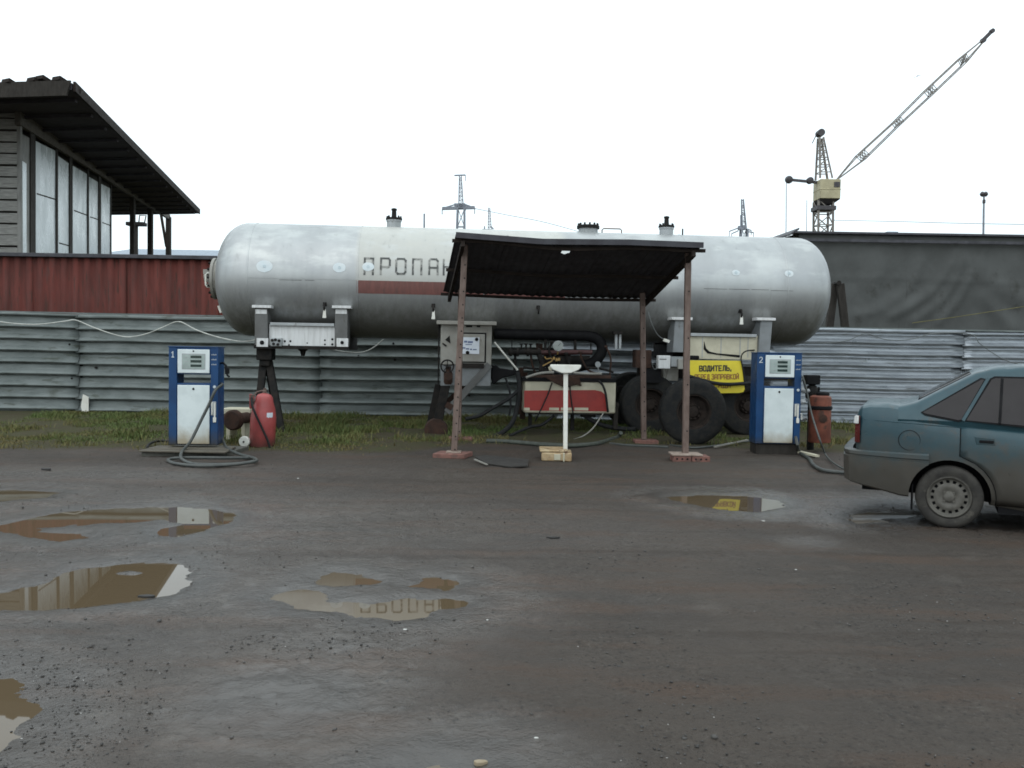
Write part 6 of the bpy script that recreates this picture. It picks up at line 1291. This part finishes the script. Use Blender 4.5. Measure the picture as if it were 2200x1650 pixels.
# bumpers
def bumper(path, prof, name):
    """path: (s, half width, bottom z); prof: (outset, height fraction)"""
    m = MB(); full = path + [(s, -w, z) for s, w, z in path[::-1][1 if path[-1][1] == 0 else 0:]]; k = len(prof); n_ = len(full)
    for i, (s, w, zb) in enumerate(full):
        a = Vector((full[max(i - 1, 0)][0], full[max(i - 1, 0)][1])); b = Vector((full[min(i + 1, n_ - 1)][0], full[min(i + 1, n_ - 1)][1])); d = (b - a).normalized(); nn = Vector((-d.y, d.x))
        if nn.x * (s - 1.3) + nn.y * w < 0: nn = -nn
        for o_, h in prof: z = zb + (.640 - zb) * h; m.v.append((s + nn.x * o_, CYC - (w + nn.y * o_), z))
    for i in range(n_ - 1):
        for j in range(k): m.f.append((i * k + j, (i + 1) * k + j, (i + 1) * k + (j + 1) % k, i * k + (j + 1) % k)); m.m.append(0)
    m.f += [tuple(range(k))[::-1], tuple((n_ - 1) * k + j for j in range(k))]; m.m += [0, 0]
    o = m.build(name, [MT['car_paint']], car, sharp=30); cut_arches(o); return o
PR = [(-.05, 0), (.0, 0), (.016, .04), (.026, .30), (.030, .62), (.030, .80), (.018, .82), (.018, .86), (.028, .88), (.026, .97), (.012, 1.0), (-.05, 1.0)]
bumper([(-.20, .825, .245), (-.42, .822, .255), (-.60, .812, .295), (-.76, .79, .325), (-.84, .745, .34), (-.885, .65, .35), (-.90, .45, .35), (-.905, 0, .35)], PR, 'bumper')
bumper([(2.80, .80, .20), (3.05, .77, .21), (3.25, .70, .22), (3.36, .58, .23), (3.40, .4, .23), (3.41, 0, .23)], [(a, b * .86) for a, b in PR], 'bumper')
m = MB(); m.box((-.335, .02, .13), (-.318, .20, .36)); m.build('mud_flap', MT['car_black'], car, bev=.01)
m = MB(); m.box((.35, .05, .16), (2.1, CYC * 2 - .05, .26)); m.box((-.75, .2, .26), (-.3, 1.45, .36)); m.build('underbody', MT['car_black'], car)
# car wheels with sixteen holes
def car_wheel(loc, sgn):
    g_ = bpy.data.objects.new('wheel', None); COL.objects.link(g_); g_.parent = car; g_.location = loc; g_.rotation_euler = (0, 0, 0 if sgn < 0 else PI)
    R, w, rr = .272, .175, .182
    m = MB(); m.lathe([(rr, .0), (rr * 1.03, .004), (R * .80, -.008), (R * .90, -.004), (R * .965, .008), (R * .99, .022), (R, .035), (R - .006, .05), (R, .055), (R, .08), (R - .006, .085), (R, .09), (R, .12), (R * .965, w - .008), (R * .8, w), (rr, w)], (0, 0, 0), (0, 1, 0), 48, cap=False); m.build('tyre', MT['car_tyre'], g_)
    m = MB(); n_ = 96
    def ringv(r, y): return [(r * math.cos(2 * PI * j / n_), y, r * math.sin(2 * PI * j / n_)) for j in range(n_)]
    prof = [(.178, .10), (.180, .008), (.172, .004), (.164, .012), (.152, .032), (.146, .034), (.122, .032), (.112, .026), (.085, .022), (.070, .030), (.050, .034), (.045, .022), (.032, .014), (.001, .012)]
    for r, y in prof: m.v += ringv(r, y)
    for i in range(len(prof) - 1):
        for j in range(n_):
            if i == 5 and j % 6 in (0, 1, 2): continue
            m.f.append((i * n_ + j, i * n_ + (j + 1) % n_, (i + 1) * n_ + (j + 1) % n_, (i + 1) * n_ + j)); m.m.append(0)
    m.build('rim', MT['car_rim'], g_, sharp=40)
    m = MB(); m.lathe([(.17, .06), (.0, .06)], (0, 0, 0), (0, 1, 0), 32, cap=False); m.build('brake_drum', MT['car_black'], g_)
    m = MB()
    for k in range(4): a = PI / 4 + k * PI / 2; m.cyl((.052 * math.cos(a), .018, .052 * math.sin(a)), (.052 * math.cos(a), .034, .052 * math.sin(a)), .010, 6)
    m.build('wheel_nut', MT['car_rim'], g_)
for s, z in WHEELS: car_wheel((s, .0, z), -1); car_wheel((s, CYC * 2, z), 1)
# ================================================================== small litter on the yard
lit = M('litter_white', (.55, .55, .52), .7, 0, bump=(0, 1)); lid = M('litter_dark', (.02, .018, .017), .6, 0, bump=(.2, 40))
def bit(px, py, sz, mat, label, dark=False, name='litter_scrap'):
    c = gnd(px, py); c.z = gz(c.x, c.y); m = MB(); n_ = 7; a0 = random.uniform(0, 6)
    out = [c + Vector((sz * math.cos(a0 + 2 * PI * i / n_) * random.uniform(.6, 1.1) * (1.6 if dark else 1), sz * .6 * math.sin(a0 + 2 * PI * i / n_) * random.uniform(.6, 1.1), -.004)) for i in range(n_)]
    m.prism(out, (0, 0, sz * .55)); return single(m, name, mat, label, 'litter', 'scraps of litter on the yard', bev=sz * .1)
for px, py, sz, mt, lb_, dk_ in ((1152, 1590, .010, lit, 'pale scrap nearest the bottom centre of the yard', 0), (1708, 1224, .016, lit, 'white pebble sized scrap alone on the gravel right of centre', 0), (870, 1352, .014, lit, 'small white scrap below the lettered puddle', 0), (1046, 1330, .013, lit, 'tiny pale scrap right of the lettered puddle', 0),
                                 (1188, 1157, .035, lid, 'small black lump lying on the open yard below the scale', 1), (100, 1009, .05, lid, 'flat black scrap lying on the far left of the yard', 1), (318, 1278, .04, lid, 'dark stone on the right edge of the brown left puddle', 1), (1030, 1638, .03, M('tan_scrap', (.30, .24, .16), .7, 0, bump=(0, 1)), 'tan scrap at the bottom edge beside the pale puddle', 0),
                                 (1640, 1120, .016, lit, 'pale scrap below the puddle that mirrors the yellow sign', 0), (640, 1028, .015, lit, 'pale scrap on the yard below the red extinguisher', 0)):
    bit(px, py, sz, mt, lb_, dk_)
